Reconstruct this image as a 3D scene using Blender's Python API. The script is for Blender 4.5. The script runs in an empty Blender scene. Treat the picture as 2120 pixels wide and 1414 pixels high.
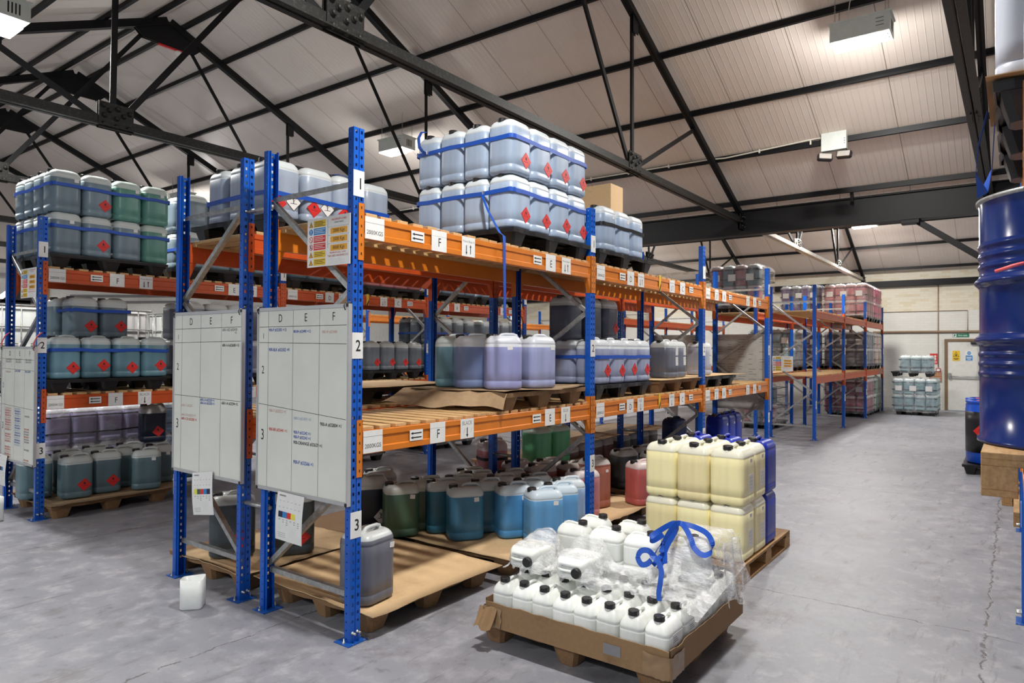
import bpy, math, random
from mathutils import Vector, Matrix
D = bpy.data
scene = bpy.context.scene
COL = scene.collection
PI = math.pi

# ---------------------------------------------------------------- camera
cam_d = D.cameras.new('camera')
cam_d.sensor_width = 36.0
cam_d.lens = 36.0 * 1413.1 / 2120.0
cam_d.clip_start = 0.05
cam_d.clip_end = 200
cam_d.dof.use_dof = True
cam_d.dof.focus_distance = 4.6
cam_d.dof.aperture_fstop = 5.0
cam = D.objects.new('camera', cam_d)
COL.objects.link(cam)
_yaw, _pitch, _roll = 0.6358, 0.01255, 0.0059
_f = Vector((math.cos(_pitch) * math.cos(_yaw), math.cos(_pitch) * math.sin(_yaw), math.sin(_pitch)))
_r = Vector((math.sin(_yaw), -math.cos(_yaw), 0))
_u = _r.cross(_f)
_r2 = _r * math.cos(_roll) + _u * math.sin(_roll)
_u2 = -_r * math.sin(_roll) + _u * math.cos(_roll)
_m = Matrix((_r2, _u2, -_f)).transposed().to_4x4()
_m.translation = Vector((-2.6743, -3.1438, 1.7315))
cam.matrix_world = _m
scene.camera = cam

# ---------------------------------------------------------------- world, exposure
world = D.worlds.new('daylight')
scene.world = world
world.use_nodes = True
world.node_tree.nodes['Background'].inputs['Color'].default_value = (0.80, 0.90, 1.0, 1)
world.node_tree.nodes['Background'].inputs['Strength'].default_value = WORLD_STRENGTH = 0.38
vs = scene.view_settings
vs.view_transform = 'Standard'
vs.look = 'None'
vs.gamma = 1.0
vs.use_curve_mapping = False
vs.exposure = 0.20
scene.cycles.max_bounces = 8
scene.cycles.transparent_max_bounces = 16
scene.cycles.caustics_reflective = False
scene.cycles.caustics_refractive = False
scene.cycles.sample_clamp_indirect = 4.0
LAMP_POWER = 175.0

# ---------------------------------------------------------------- node helpers
def newmat(name):
    m = D.materials.new(name)
    m.use_nodes = True
    nt = m.node_tree
    return m, nt, nt.nodes['Principled BSDF']

def nd(nt, typ, **kw):
    n = nt.nodes.new(typ)
    for k, v in kw.items():
        if k in n.inputs.keys():
            n.inputs[k].default_value = v
        else:
            setattr(n, k, v)
    return n

def math_n(nt, op, a, b=None, c=None):
    n = nt.nodes.new('ShaderNodeMath')
    n.operation = op
    for i, v in enumerate((a, b, c)):
        if v is None:
            continue
        if isinstance(v, (int, float)):
            n.inputs[i].default_value = v
        else:
            nt.links.new(v, n.inputs[i])
    return n.outputs[0]

def mixc(nt, fac, a, b):
    n = nt.nodes.new('ShaderNodeMix')
    n.data_type = 'RGBA'
    for i, v in ((0, fac), (6, a), (7, b)):
        if isinstance(v, (int, float)):
            n.inputs[i].default_value = v
        elif isinstance(v, tuple):
            n.inputs[i].default_value = v if len(v) == 4 else (*v, 1)
        else:
            nt.links.new(v, n.inputs[i])
    return n.outputs[2]

def texco(nt, kind='Object', scale=(1, 1, 1)):
    t = nt.nodes.new('ShaderNodeTexCoord')
    mp = nt.nodes.new('ShaderNodeMapping')
    mp.inputs['Scale'].default_value = scale
    nt.links.new(t.outputs[kind], mp.inputs['Vector'])
    return mp.outputs[0]

def noise(nt, vec, scale, detail=4, rough=0.6):
    n = nt.nodes.new('ShaderNodeTexNoise')
    n.inputs['Scale'].default_value = scale
    n.inputs['Detail'].default_value = detail
    n.inputs['Roughness'].default_value = rough
    nt.links.new(vec, n.inputs['Vector'])
    return n.outputs['Fac']

def ramp(nt, fac, lo, hi):
    n = nt.nodes.new('ShaderNodeMapRange')
    n.clamp = True
    n.inputs['From Min'].default_value = lo
    n.inputs['From Max'].default_value = hi
    nt.links.new(fac, n.inputs['Value'])
    return n.outputs[0]

def bump(nt, b, height, strength=0.3, dist=0.01):
    n = nt.nodes.new('ShaderNodeBump')
    n.inputs['Strength'].default_value = strength
    n.inputs['Distance'].default_value = dist
    nt.links.new(height, n.inputs['Height'])
    nt.links.new(n.outputs[0], b.inputs['Normal'])

_flat = {}
def flat(name, col, rough=0.5, metal=0.0, emit=None, es=1.0, alpha=None, spec=None):
    if name in _flat:
        return _flat[name]
    m, nt, b = newmat(name)
    v = texco(nt)
    n = noise(nt, v, 9.0, 3)
    c = mixc(nt, ramp(nt, n, 0.3, 0.75), tuple(x * 0.93 for x in col), tuple(min(1, x * 1.05) for x in col))
    nt.links.new(c, b.inputs['Base Color'])
    b.inputs['Roughness'].default_value = rough
    b.inputs['Metallic'].default_value = metal
    if spec is not None:
        b.inputs['Specular IOR Level'].default_value = spec
    if emit:
        b.inputs['Emission Color'].default_value = (*emit, 1)
        b.inputs['Emission Strength'].default_value = es
    _flat[name] = m
    return m

def worn(name, col, wear, rough=0.4, scale=14, lo=0.62, hi=0.72, metal=0.0, vs_=(1, 1, 1), bmp=0.1):
    m, nt, b = newmat(name)
    v = texco(nt, scale=vs_)
    n = noise(nt, v, scale, 6, 0.7)
    n2 = noise(nt, v, scale * 0.3, 3)
    c0 = mixc(nt, ramp(nt, n2, 0.3, 0.7), tuple(x * 0.85 for x in col), col)
    c = mixc(nt, ramp(nt, n, lo, hi), c0, wear)
    nt.links.new(c, b.inputs['Base Color'])
    b.inputs['Roughness'].default_value = rough
    b.inputs['Metallic'].default_value = metal
    bump(nt, b, n, bmp, 0.004)
    return m

# ---------------------------------------------------------------- materials
M = {}
# blue upright paint with punched slots (real openings)
def upright_mat():
    m, nt, b = newmat('blue_rack_paint')
    v = texco(nt)
    n = noise(nt, texco(nt, 'Object', (1, 1, .35)), 22, 6, 0.7)
    c0 = mixc(nt, ramp(nt, noise(nt, v, 3, 3), 0.35, 0.65), (0.003, 0.075, 0.42), (0.004, 0.11, 0.55))
    nt.links.new(mixc(nt, ramp(nt, n, 0.66, 0.78), c0, (0.25, 0.33, 0.5)), b.inputs['Base Color'])
    b.inputs['Roughness'].default_value = 0.32
    s = nt.nodes.new('ShaderNodeSeparateXYZ')
    nt.links.new(v, s.inputs[0])
    ax = math_n(nt, 'ABSOLUTE', math_n(nt, 'SUBTRACT', math_n(nt, 'ABSOLUTE', math_n(nt, 'SUBTRACT', s.outputs[0], 0.04)), 0.021))
    hx = math_n(nt, 'LESS_THAN', ax, 0.0075)
    fz = math_n(nt, 'ABSOLUTE', math_n(nt, 'SUBTRACT', math_n(nt, 'FRACT', math_n(nt, 'DIVIDE', s.outputs[2], 0.05)), 0.5))
    hz = math_n(nt, 'LESS_THAN', fz, 0.20)
    g = nt.nodes.new('ShaderNodeNewGeometry')
    sn = nt.nodes.new('ShaderNodeSeparateXYZ')
    nt.links.new(g.outputs['Normal'], sn.inputs[0])
    ny = math_n(nt, 'GREATER_THAN', math_n(nt, 'ABSOLUTE', sn.outputs[1]), 0.7)
    inside = math_n(nt, 'LESS_THAN', math_n(nt, 'ABSOLUTE', math_n(nt, 'SUBTRACT', s.outputs[1], 0.002)), 0.0035)
    zz = math_n(nt, 'GREATER_THAN', s.outputs[2], 0.12)
    h = math_n(nt, 'MULTIPLY', math_n(nt, 'MULTIPLY', hx, hz), math_n(nt, 'MULTIPLY', math_n(nt, 'MULTIPLY', ny, inside), zz))
    # small round holes on the flanks
    fy = math_n(nt, 'SUBTRACT', s.outputs[1], 0.03)
    fz2 = math_n(nt, 'MULTIPLY', math_n(nt, 'SUBTRACT', math_n(nt, 'FRACT', math_n(nt, 'DIVIDE', s.outputs[2], 0.05)), 0.5), 0.05)
    d2 = math_n(nt, 'SQRT', math_n(nt, 'ADD', math_n(nt, 'POWER', fy, 2.0), math_n(nt, 'POWER', fz2, 2.0)))
    nx = math_n(nt, 'GREATER_THAN', math_n(nt, 'ABSOLUTE', sn.outputs[0]), 0.7)
    h2 = math_n(nt, 'MULTIPLY', math_n(nt, 'LESS_THAN', d2, 0.0045), nx)
    h = math_n(nt, 'MAXIMUM', h, h2)
    tr = nt.nodes.new('ShaderNodeBsdfTransparent')
    mx = nt.nodes.new('ShaderNodeMixShader')
    nt.links.new(h, mx.inputs[0])
    nt.links.new(b.outputs[0], mx.inputs[1])
    nt.links.new(tr.outputs[0], mx.inputs[2])
    nt.links.new(mx.outputs[0], nt.nodes['Material Output'].inputs[0])
    return m
M['upright'] = upright_mat()
M['blue'] = worn('blue_steel_paint', (0.012, 0.10, 0.42), (0.3, 0.36, 0.45), 0.38)
M['orange'] = worn('orange_beam_paint', (0.68, 0.19, 0.012), (0.55, 0.28, 0.12), 0.36, 20, 0.68, 0.76)
M['orange_old'] = worn('faded_orange_beam_paint', (0.60, 0.085, 0.012), (0.5, 0.2, 0.1), 0.42, 20, 0.68, 0.76)
M['galv'] = worn('galvanised_steel', (0.38, 0.38, 0.37), (0.55, 0.55, 0.54), 0.42, 30, 0.4, 0.7, 0.75)
M['black_steel'] = worn('black_truss_paint', (0.004, 0.004, 0.005), (0.02, 0.019, 0.018), 0.5, 35, 0.6, 0.85)
M['grey_steel'] = worn('worn_dark_truss_paint', (0.016, 0.016, 0.015), (0.075, 0.07, 0.06), 0.5, 40, 0.52, 0.8)
for _k in ('black_steel', 'grey_steel'): M[_k].node_tree.nodes['Principled BSDF'].inputs['Specular IOR Level'].default_value = 0.28
M['cream_steel'] = worn('cream_truss_paint', (0.5, 0.46, 0.40), (0.12, 0.11, 0.1), 0.5, 18, 0.55, 0.7)
M['black'] = worn('black_plastic', (0.010, 0.010, 0.011), (0.05, 0.05, 0.05), 0.4, 25, 0.6, 0.85)
M['cap'] = flat('black_cap_plastic', (0.014, 0.013, 0.014), 0.38)
M['white'] = flat('white_paper', (0.80, 0.80, 0.78), 0.6)
M['ink'] = flat('black_ink', (0.012, 0.012, 0.014), 0.6)
M['greyink'] = flat('grey_ink', (0.22, 0.22, 0.23), 0.6)
M['paleink'] = flat('pale_grey_ink', (0.5, 0.5, 0.5), 0.6)
M['blueink'] = flat('blue_marker_ink', (0.02, 0.08, 0.4), 0.6)
M['redink'] = flat('red_marker_ink', (0.55, 0.06, 0.03), 0.6)
M['faintred'] = flat('smudged_red_marker', (0.62, 0.42, 0.36), 0.6)
M['faintblue'] = flat('smudged_blue_marker', (0.42, 0.52, 0.60), 0.6)
M['red'] = flat('hazard_red', (0.66, 0.022, 0.018), 0.45)
M['yellow'] = flat('sign_yellow', (0.80, 0.52, 0.02), 0.5)
M['amber'] = flat('sign_amber', (0.80, 0.38, 0.02), 0.5)
M['signblue'] = flat('sign_blue', (0.02, 0.22, 0.55), 0.5)
M['signgreen'] = flat('sign_green', (0.01, 0.20, 0.11), 0.5)
M['strap'] = flat('blue_webbing', (0.005, 0.075, 0.45), 0.5)
M['tapeblack'] = flat('black_strapping', (0.012, 0.012, 0.014), 0.35)
M['rope'] = flat('pink_cord', (0.8, 0.12, 0.12), 0.6)
M['lamp_body'] = flat('lamp_white_enamel', (0.62, 0.66, 0.62), 0.4)
M['lamp_glow'] = flat('lamp_lens', (0.9, 0.9, 0.9), 0.4, emit=(1.0, 1.0, 0.97), es=14)
M['steel'] = flat('zinc_bolt', (0.5, 0.5, 0.48), 0.35, 0.8)
M['alu'] = flat('aluminium_trim', (0.55, 0.55, 0.55), 0.4, 0.5)
M['cable'] = flat('cream_cable', (0.7, 0.68, 0.6), 0.5)
M['door'] = flat('door_cream_paint', (0.74, 0.73, 0.68), 0.45)
M['frame_brown'] = flat('door_frame_brown', (0.20, 0.13, 0.07), 0.5)
M['pipe_brown'] = flat('brown_conduit_paint', (0.28, 0.19, 0.12), 0.5)
M['extred'] = flat('red_call_point', (0.45, 0.02, 0.02), 0.4)
M['drum'] = worn('dark_blue_drum_enamel', (0.004, 0.018, 0.12), (0.008, 0.025, 0.13), 0.18, 12, 0.6, 0.9, 0.0, (1, 1, 1), 0.02)
M['drumplastic'] = flat('bright_blue_drum_plastic', (0.008, 0.09, 0.60), 0.35)
M['whiteplastic'] = flat('white_pail_plastic', (0.80, 0.82, 0.80), 0.4)
M['glass'] = flat('lamp_reflector', (0.75, 0.73, 0.68), 0.15, 0.6)

def wood(name, a, b_, rough=0.7, sc=(3, 30, 30)):
    m, nt, b = newmat(name)
    v = texco(nt, scale=sc)
    n = noise(nt, v, 2.0, 6, 0.65)
    c = mixc(nt, ramp(nt, n, 0.3, 0.7), a, b_)
    v2 = texco(nt)
    k = noise(nt, v2, 1.3, 3)
    c = mixc(nt, ramp(nt, k, 0.55, 0.75), c, tuple(x * 0.75 for x in b_))
    nt.links.new(c, b.inputs['Base Color'])
    b.inputs['Roughness'].default_value = rough
    bump(nt, b, n, 0.25, 0.003)
    return m
M['slat'] = wood('pale_pine_slats', (0.66, 0.43, 0.20), (0.50, 0.30, 0.13), 0.7, (30, 3, 30))
M['palletwood'] = wood('weathered_pallet_wood', (0.50, 0.30, 0.13), (0.30, 0.17, 0.07), 0.75, (4, 30, 30))
M['board_brown'] = wood('brown_wall_board', (0.42, 0.22, 0.09), (0.33, 0.17, 0.07), 0.6, (20, 20, 3))

def fibre(name, a, b_, spot, sc=90, bs=0.3):
    m, nt, b = newmat(name)
    v = texco(nt)
    n = noise(nt, v, sc, 5, 0.7)
    n2 = noise(nt, v, 5, 4)
    c = mixc(nt, ramp(nt, n, 0.35, 0.65), a, b_)
    c = mixc(nt, ramp(nt, n2, 0.60, 0.74), c, spot)
    nt.links.new(c, b.inputs['Base Color'])
    b.inputs['Roughness'].default_value = 0.85
    bump(nt, b, n, bs, 0.004)
    return m
M['chip'] = fibre('pressed_wood_chip', (0.30, 0.17, 0.08), (0.20, 0.11, 0.05), (0.16, 0.09, 0.045), 120, 0.5)
M['card'] = fibre('cardboard', (0.68, 0.47, 0.26), (0.63, 0.43, 0.23), (0.56, 0.37, 0.19), 40, 0.05)
M['carton'] = fibre('carton_cardboard', (0.29, 0.175, 0.085), (0.26, 0.155, 0.075), (0.22, 0.13, 0.065), 40, 0.05)
M['craft'] = fibre('crumpled_kraft_paper', (0.42, 0.29, 0.17), (0.34, 0.23, 0.13), (0.28, 0.19, 0.11), 12, 0.4)
M['tape'] = flat('brown_parcel_tape', (0.30, 0.19, 0.10), 0.15)

def can_mat():
    m, nt, b = newmat('translucent_can_plastic')
    oi = nt.nodes.new('ShaderNodeObjectInfo')
    v = texco(nt)
    s = nt.nodes.new('ShaderNodeSeparateXYZ')
    nt.links.new(v, s.inputs[0])
    lev = math_n(nt, 'MULTIPLY', oi.outputs['Alpha'], 0.43)
    full = ramp(nt, math_n(nt, 'SUBTRACT', lev, s.outputs[2]), -0.003, 0.003)
    empty = mixc(nt, 0.66, oi.outputs['Color'], (0.80, 0.83, 0.80))
    vz = texco(nt, scale=(14, 14, 1.2))
    n = noise(nt, vz, 1.0, 3, 0.5)
    rnd = math_n(nt, 'MULTIPLY_ADD', oi.outputs['Random'], 0.22, 0.86)
    liq = nt.nodes.new('ShaderNodeMix'); liq.data_type = 'RGBA'; liq.blend_type = 'MULTIPLY'
    liq.inputs[0].default_value = 1.0
    nt.links.new(oi.outputs['Color'], liq.inputs[6])
    cc = nt.nodes.new('ShaderNodeCombineColor')
    for i in range(3):
        nt.links.new(math_n(nt, 'MULTIPLY', rnd, math_n(nt, 'MULTIPLY_ADD', n, 0.5, 0.78)), cc.inputs[i])
    nt.links.new(cc.outputs[0], liq.inputs[7])
    nt.links.new(mixc(nt, full, empty, liq.outputs[2]), b.inputs['Base Color'])
    b.inputs['Roughness'].default_value = 0.36
    b.inputs['Subsurface Weight'].default_value = 0.35
    b.inputs['Subsurface Radius'].default_value = (0.9, 0.9, 0.9)
    b.inputs['Subsurface Scale'].default_value = 0.03
    b.subsurface_method = 'BURLEY' if False else b.subsurface_method
    return m
M['can'] = can_mat()

def film_mat(name, op=0.18, tint=(0.9, 0.92, 0.95), sc=18, lo=.45, hi=.8, sx=(1, 1.6, 1), amp=.45):
    m, nt, b = newmat(name)
    v = texco(nt, scale=sx)
    n = noise(nt, v, sc, 5, 0.65)
    n2 = noise(nt, texco(nt, scale=(sx[0] * 1.3, sx[1] * 1.3, sx[2] * 1.3)), sc * .4, 4, 0.7)
    b.inputs['Base Color'].default_value = (*tint, 1)
    b.inputs['Roughness'].default_value = 0.12
    b.inputs['Specular IOR Level'].default_value = 0.8
    bump(nt, b, n, 0.9, 0.03)
    tr = nt.nodes.new('ShaderNodeBsdfTransparent')
    mx = nt.nodes.new('ShaderNodeMixShader')
    f = math_n(nt, 'ADD', math_n(nt, 'MULTIPLY', ramp(nt, n2, lo, hi), amp), op)
    nt.links.new(f, mx.inputs[0])
    nt.links.new(tr.outputs[0], mx.inputs[1])
    nt.links.new(b.outputs[0], mx.inputs[2])
    nt.links.new(mx.outputs[0], nt.nodes['Material Output'].inputs[0])
    return m
M['film'] = film_mat('crumpled_stretch_film', 0.28, (0.93, 0.94, 0.96), 14, .42, .68, (2.2, .7, 2.2), .5)
M['wrap'] = film_mat('tight_stretch_wrap', 0.10, (0.85, 0.87, 0.9), 9)

def floor_mat():
    m, nt, b = newmat('worn_grey_concrete')
    v = texco(nt, 'Generated')
    g = nt.nodes.new('ShaderNodeNewGeometry')
    p = g.outputs['Position']
    n1 = noise(nt, p, 0.7, 5, 0.6)
    n2 = noise(nt, p, 5.5, 6, 0.7)
    n3 = noise(nt, p, 60, 4, 0.7)
    mp = nt.nodes.new('ShaderNodeMapping'); mp.inputs['Scale'].default_value = (0.6, 3.5, 1); mp.inputs['Rotation'].default_value = (0, 0, 0.5)
    nt.links.new(p, mp.inputs[0])
    n4 = noise(nt, mp.outputs[0], 3.0, 5, 0.75)
    c = mixc(nt, ramp(nt, n1, 0.35, 0.65), (0.205, 0.21, 0.24), (0.275, 0.275, 0.305))
    c = mixc(nt, ramp(nt, n2, 0.50, 0.68), c, (0.35, 0.345, 0.37))
    c = mixc(nt, ramp(nt, n2, 0.42, 0.26), c, (0.12, 0.115, 0.12))
    c = mixc(nt, math_n(nt, 'MULTIPLY', ramp(nt, noise(nt, p, 1.9, 6, 0.75), 0.56, 0.66), 0.55), c, (0.17, 0.155, 0.155))
    c = mixc(nt, math_n(nt, 'MULTIPLY', ramp(nt, n4, 0.57, 0.72), 0.85), c, (0.12, 0.11, 0.108))
    c = mixc(nt, math_n(nt, 'MULTIPLY', ramp(nt, n3, 0.62, 0.72), 0.35), c, (0.5, 0.48, 0.46))
    s = nt.nodes.new('ShaderNodeSeparateXYZ'); nt.links.new(p, s.inputs[0])
    wob = math_n(nt, 'MULTIPLY_ADD', noise(nt, p, 4.0, 5, 0.7), 0.16, -0.08)
    def joint(coord, pos, w):
        d = math_n(nt, 'ABSOLUTE', math_n(nt, 'SUBTRACT', math_n(nt, 'ADD', coord, wob), pos))
        return ramp(nt, d, w, w * 0.3)
    j = joint(s.outputs[1], -2.99, 0.011)
    for q in (joint(s.outputs[0], 2.44, 0.007), joint(s.outputs[1], 3.66, 0.010), joint(s.outputs[1], 0.58, 0.009), joint(s.outputs[0], -2.05, 0.007), joint(s.outputs[0], 6.9, 0.006), joint(s.outputs[0], 11.0, 0.006)):
        j = math_n(nt, 'MAXIMUM', j, q)
    j = math_n(nt, 'MULTIPLY', j, ramp(nt, noise(nt, p, 9, 4), 0.38, 0.5))
    c = mixc(nt, math_n(nt, 'MULTIPLY', j, 0.8), c, (0.075, 0.06, 0.055))
    nt.links.new(c, b.inputs['Base Color'])
    nt.links.new(math_n(nt, 'MULTIPLY_ADD', n2, 0.45, 0.26), b.inputs['Roughness'])
    hb = math_n(nt, 'SUBTRACT', math_n(nt, 'MULTIPLY', n3, 0.35), j)
    bump(nt, b, hb, 0.35, 0.006)
    return m
M['floor'] = floor_mat()

def roof_mat():
    m, nt, b = newmat('cream_ribbed_roof_lining')
    g = nt.nodes.new('ShaderNodeNewGeometry')
    s = nt.nodes.new('ShaderNodeSeparateXYZ'); nt.links.new(g.outputs['Position'], s.inputs[0])
    n = noise(nt, g.outputs['Position'], 0.9, 4)
    c = mixc(nt, ramp(nt, n, 0.35, 0.7), (0.74, 0.665, 0.60), (0.80, 0.73, 0.665))
    fr = math_n(nt, 'ABSOLUTE', math_n(nt, 'SUBTRACT', math_n(nt, 'FRACT', math_n(nt, 'ADD', s.outputs[1], 40.33)), 0.5))
    seam = ramp(nt, fr, 0.006, 0.003)
    c = mixc(nt, math_n(nt, 'MULTIPLY', seam, 0.75), c, (0.16, 0.13, 0.10))
    nt.links.new(c, b.inputs['Base Color'])
    b.inputs['Roughness'].default_value = 0.42
    rib = math_n(nt, 'ABSOLUTE', math_n(nt, 'SUBTRACT', math_n(nt, 'FRACT', math_n(nt, 'DIVIDE', s.outputs[1], 0.0833)), 0.5))
    hgt = math_n(nt, 'SUBTRACT', ramp(nt, rib, 0.10, 0.03), math_n(nt, 'MULTIPLY', seam, 2.0))
    bump(nt, b, hgt, 0.5, 0.006)
    return m
M['roof'] = roof_mat()

def brick_mat(name, low, high, zsplit, a2, redlow=False):
    m, nt, b = newmat(name)
    g = nt.nodes.new('ShaderNodeNewGeometry')
    s = nt.nodes.new('ShaderNodeSeparateXYZ'); nt.links.new(g.outputs['Position'], s.inputs[0])
    cb = nt.nodes.new('ShaderNodeCombineXYZ')
    nt.links.new(s.outputs[1 if redlow is not None else 0], cb.inputs[0])
    nt.links.new(s.outputs[2], cb.inputs[1])
    br = nt.nodes.new('ShaderNodeTexBrick')
    br.inputs['Scale'].default_value = 1.0
    br.inputs['Brick Width'].default_value = 0.225
    br.inputs['Row Height'].default_value = 0.075
    br.inputs['Mortar Size'].default_value = 0.006
    br.inputs['Color1'].default_value = (*high, 1)
    br.inputs['Color2'].default_value = (*a2, 1)
    br.inputs['Mortar'].default_value = (high[0] * .9, high[1] * .9, high[2] * .88, 1)
    br.inputs['Bias'].default_value = -0.45
    nt.links.new(cb.outputs[0], br.inputs['Vector'])
    br2 = nt.nodes.new('ShaderNodeTexBrick')
    for k in ('Scale', 'Brick Width', 'Row Height', 'Mortar Size'):
        br2.inputs[k].default_value = br.inputs[k].default_value
    br2.inputs['Color1'].default_value = (*low, 1)
    br2.inputs['Color2'].default_value = (low[0] * .95, low[1] * .95, low[2] * .93, 1)
    br2.inputs['Mortar'].default_value = (low[0] * .9, low[1] * .9, low[2] * .88, 1)
    nt.links.new(cb.outputs[0], br2.inputs['Vector'])
    up = math_n(nt, 'GREATER_THAN', s.outputs[2], zsplit)
    c = mixc(nt, up, br2.outputs['Color'], br.outputs['Color'])
    nt.links.new(c, b.inputs['Base Color'])
    b.inputs['Roughness'].default_value = 0.6
    bump(nt, b, br2.outputs['Fac'], -0.3, 0.006)
    return m
M['brick'] = brick_mat('painted_brick', (0.74, 0.73, 0.68), (0.73, 0.68, 0.55), 3.0, (0.60, 0.48, 0.28))
M['redbrick'] = None
def redbrick():
    m, nt, b = newmat('bare_red_brick')
    v = texco(nt, scale=(1, 1, 1))
    g = nt.nodes.new('ShaderNodeSeparateXYZ'); nt.links.new(v, g.inputs[0])
    cb = nt.nodes.new('ShaderNodeCombineXYZ'); nt.links.new(g.outputs[1], cb.inputs[0]); nt.links.new(g.outputs[2], cb.inputs[1])
    br = nt.nodes.new('ShaderNodeTexBrick')
    br.inputs['Scale'].default_value = 1; br.inputs['Brick Width'].default_value = .225; br.inputs['Row Height'].default_value = .075; br.inputs['Mortar Size'].default_value = .006
    br.inputs['Color1'].default_value = (.38, .13, .05, 1); br.inputs['Color2'].default_value = (.45, .19, .08, 1); br.inputs['Mortar'].default_value = (.5, .45, .38, 1)
    nt.links.new(cb.outputs[0], br.inputs['Vector']); nt.links.new(br.outputs['Color'], b.inputs['Base Color'])
    b.inputs['Roughness'].default_value = .8
    return m
M['redbrick'] = redbrick()
M['wallwhite'] = flat('white_painted_wall', (0.72, 0.72, 0.69), 0.6)

# ---------------------------------------------------------------- mesh building
class MB:
    def __init__(self):
        self.v, self.f, self.mi, self.sm, self.mats = [], [], [], [], []
    def _m(self, mat):
        if isinstance(mat, str):
            mat = M[mat]
        if mat not in self.mats:
            self.mats.append(mat)
        return self.mats.index(mat)
    def add(self, verts, faces, mat, smooth=False):
        b = len(self.v)
        self.v += [tuple(p) for p in verts]
        i = self._m(mat)
        for f in faces:
            self.f.append([b + k for k in f]); self.mi.append(i); self.sm.append(smooth)
        return self
    def box(self, x0, x1, y0, y1, z0, z1, mat):
        v = [(x, y, z) for z in (z0, z1) for y in (y0, y1) for x in (x0, x1)]
        return self.add(v, [(0, 2, 3, 1), (4, 5, 7, 6), (0, 1, 5, 4), (2, 6, 7, 3), (0, 4, 6, 2), (1, 3, 7, 5)], mat)
    def bbox(self, x0, x1, y0, y1, z0, z1, mat, r=0.004):   # box with bevelled edges
        v, f = [], []
        for sx in (0, 1):
            for sy in (0, 1):
                for sz in (0, 1):
                    for a in range(3):
                        p = [(x0, x1)[sx], (y0, y1)[sy], (z0, z1)[sz]]
                        for k in range(3):
                            if k != a:
                                p[k] += r * (1 if (sx, sy, sz)[k] == 0 else -1)
                        v.append(tuple(p))
        def I(sx, sy, sz, a): return (sx * 4 + sy * 2 + sz) * 3 + a
        for s in (0, 1):
            q = [I(s, 0, 0, 0), I(s, 1, 0, 0), I(s, 1, 1, 0), I(s, 0, 1, 0)]
            f.append(q if s else q[::-1])
            q = [I(0, s, 0, 1), I(0, s, 1, 1), I(1, s, 1, 1), I(1, s, 0, 1)]
            f.append(q if s else q[::-1])
            q = [I(0, 0, s, 2), I(1, 0, s, 2), I(1, 1, s, 2), I(0, 1, s, 2)]
            f.append(q if s else q[::-1])
        for a in (0, 1):
            for c in (0, 1):
                f.append([I(a, c, 0, 0), I(a, c, 0, 1), I(a, c, 1, 1), I(a, c, 1, 0)][::1 if (a != c) else -1])
                f.append([I(a, 0, c, 0), I(a, 0, c, 2), I(a, 1, c, 2), I(a, 1, c, 0)][::-1 if (a != c) else 1])
                f.append([I(0, a, c, 1), I(0, a, c, 2), I(1, a, c, 2), I(1, a, c, 1)][::1 if (a != c) else -1])
        for sx in (0, 1):
            for sy in (0, 1):
                for sz in (0, 1):
                    t = [I(sx, sy, sz, 0), I(sx, sy, sz, 1), I(sx, sy, sz, 2)]
                    f.append(t if (sx + sy + sz) % 2 else t[::-1])
        return self.add(v, f, mat)
    def bar(self, p, q, w, h, mat, up=(0, 0, 1)):
        p, q = Vector(p), Vector(q)
        d = (q - p).normalized()
        u = Vector(up)
        s = d.cross(u)
        if s.length < 1e-4:
            s = d.cross(Vector((0, 1, 0)))
        s.normalize(); u = s.cross(d).normalized()
        v = [a + s * (i * w / 2) + u * (j * h / 2) for a in (p, q) for (i, j) in ((-1, -1), (1, -1), (1, 1), (-1, 1))]
        return self.add(v, [(0, 1, 2, 3), (7, 6, 5, 4), (0, 4, 5, 1), (1, 5, 6, 2), (2, 6, 7, 3), (3, 7, 4, 0)], mat)
    def chan(self, p, q, w, h, t, mat, up=(0, 0, 1), flip=1):   # angle section: one leg w, one leg h
        p, q = Vector(p), Vector(q)
        d = (q - p).normalized(); u = Vector(up); s = d.cross(u).normalized() * flip; u = (s.cross(d) * flip).normalized()
        self.bar(p + s * (w / 2), q + s * (w / 2), w, t, mat, u)
        return self.bar(p + u * (h / 2), q + u * (h / 2), t, h, mat, u)
    def tube(self, pts, r, mat, n=8, closed=False, caps=True):
        pts = [Vector(p) for p in pts]
        V, F = [], []
        m = len(pts); prev = None
        for i, p in enumerate(pts):
            a = pts[i - 1] if (i or closed) else p
            c = pts[(i + 1) % m] if (i < m - 1 or closed) else p
            d = (c - a).normalized()
            if prev is None:
                s = d.cross(Vector((0, 0, 1)))
                if s.length < 1e-3: s = d.cross(Vector((1, 0, 0)))
            else:
                s = prev - d * prev.dot(d)
            s.normalize(); prev = s; u = s.cross(d)
            rr = r[i] if isinstance(r, (list, tuple)) else r
            V += [p + (s * math.cos(2 * PI * k / n) + u * math.sin(2 * PI * k / n)) * rr for k in range(n)]
        for i in range(m if closed else m - 1):
            for k in range(n):
                j = (i + 1) % m
                F.append((i * n + k, i * n + (k + 1) % n, j * n + (k + 1) % n, j * n + k))
        if caps and not closed:
            F.append(tuple(range(n))[::-1]); F.append(tuple((m - 1) * n + k for k in range(n)))
        return self.add(V, F, mat, True)
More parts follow.
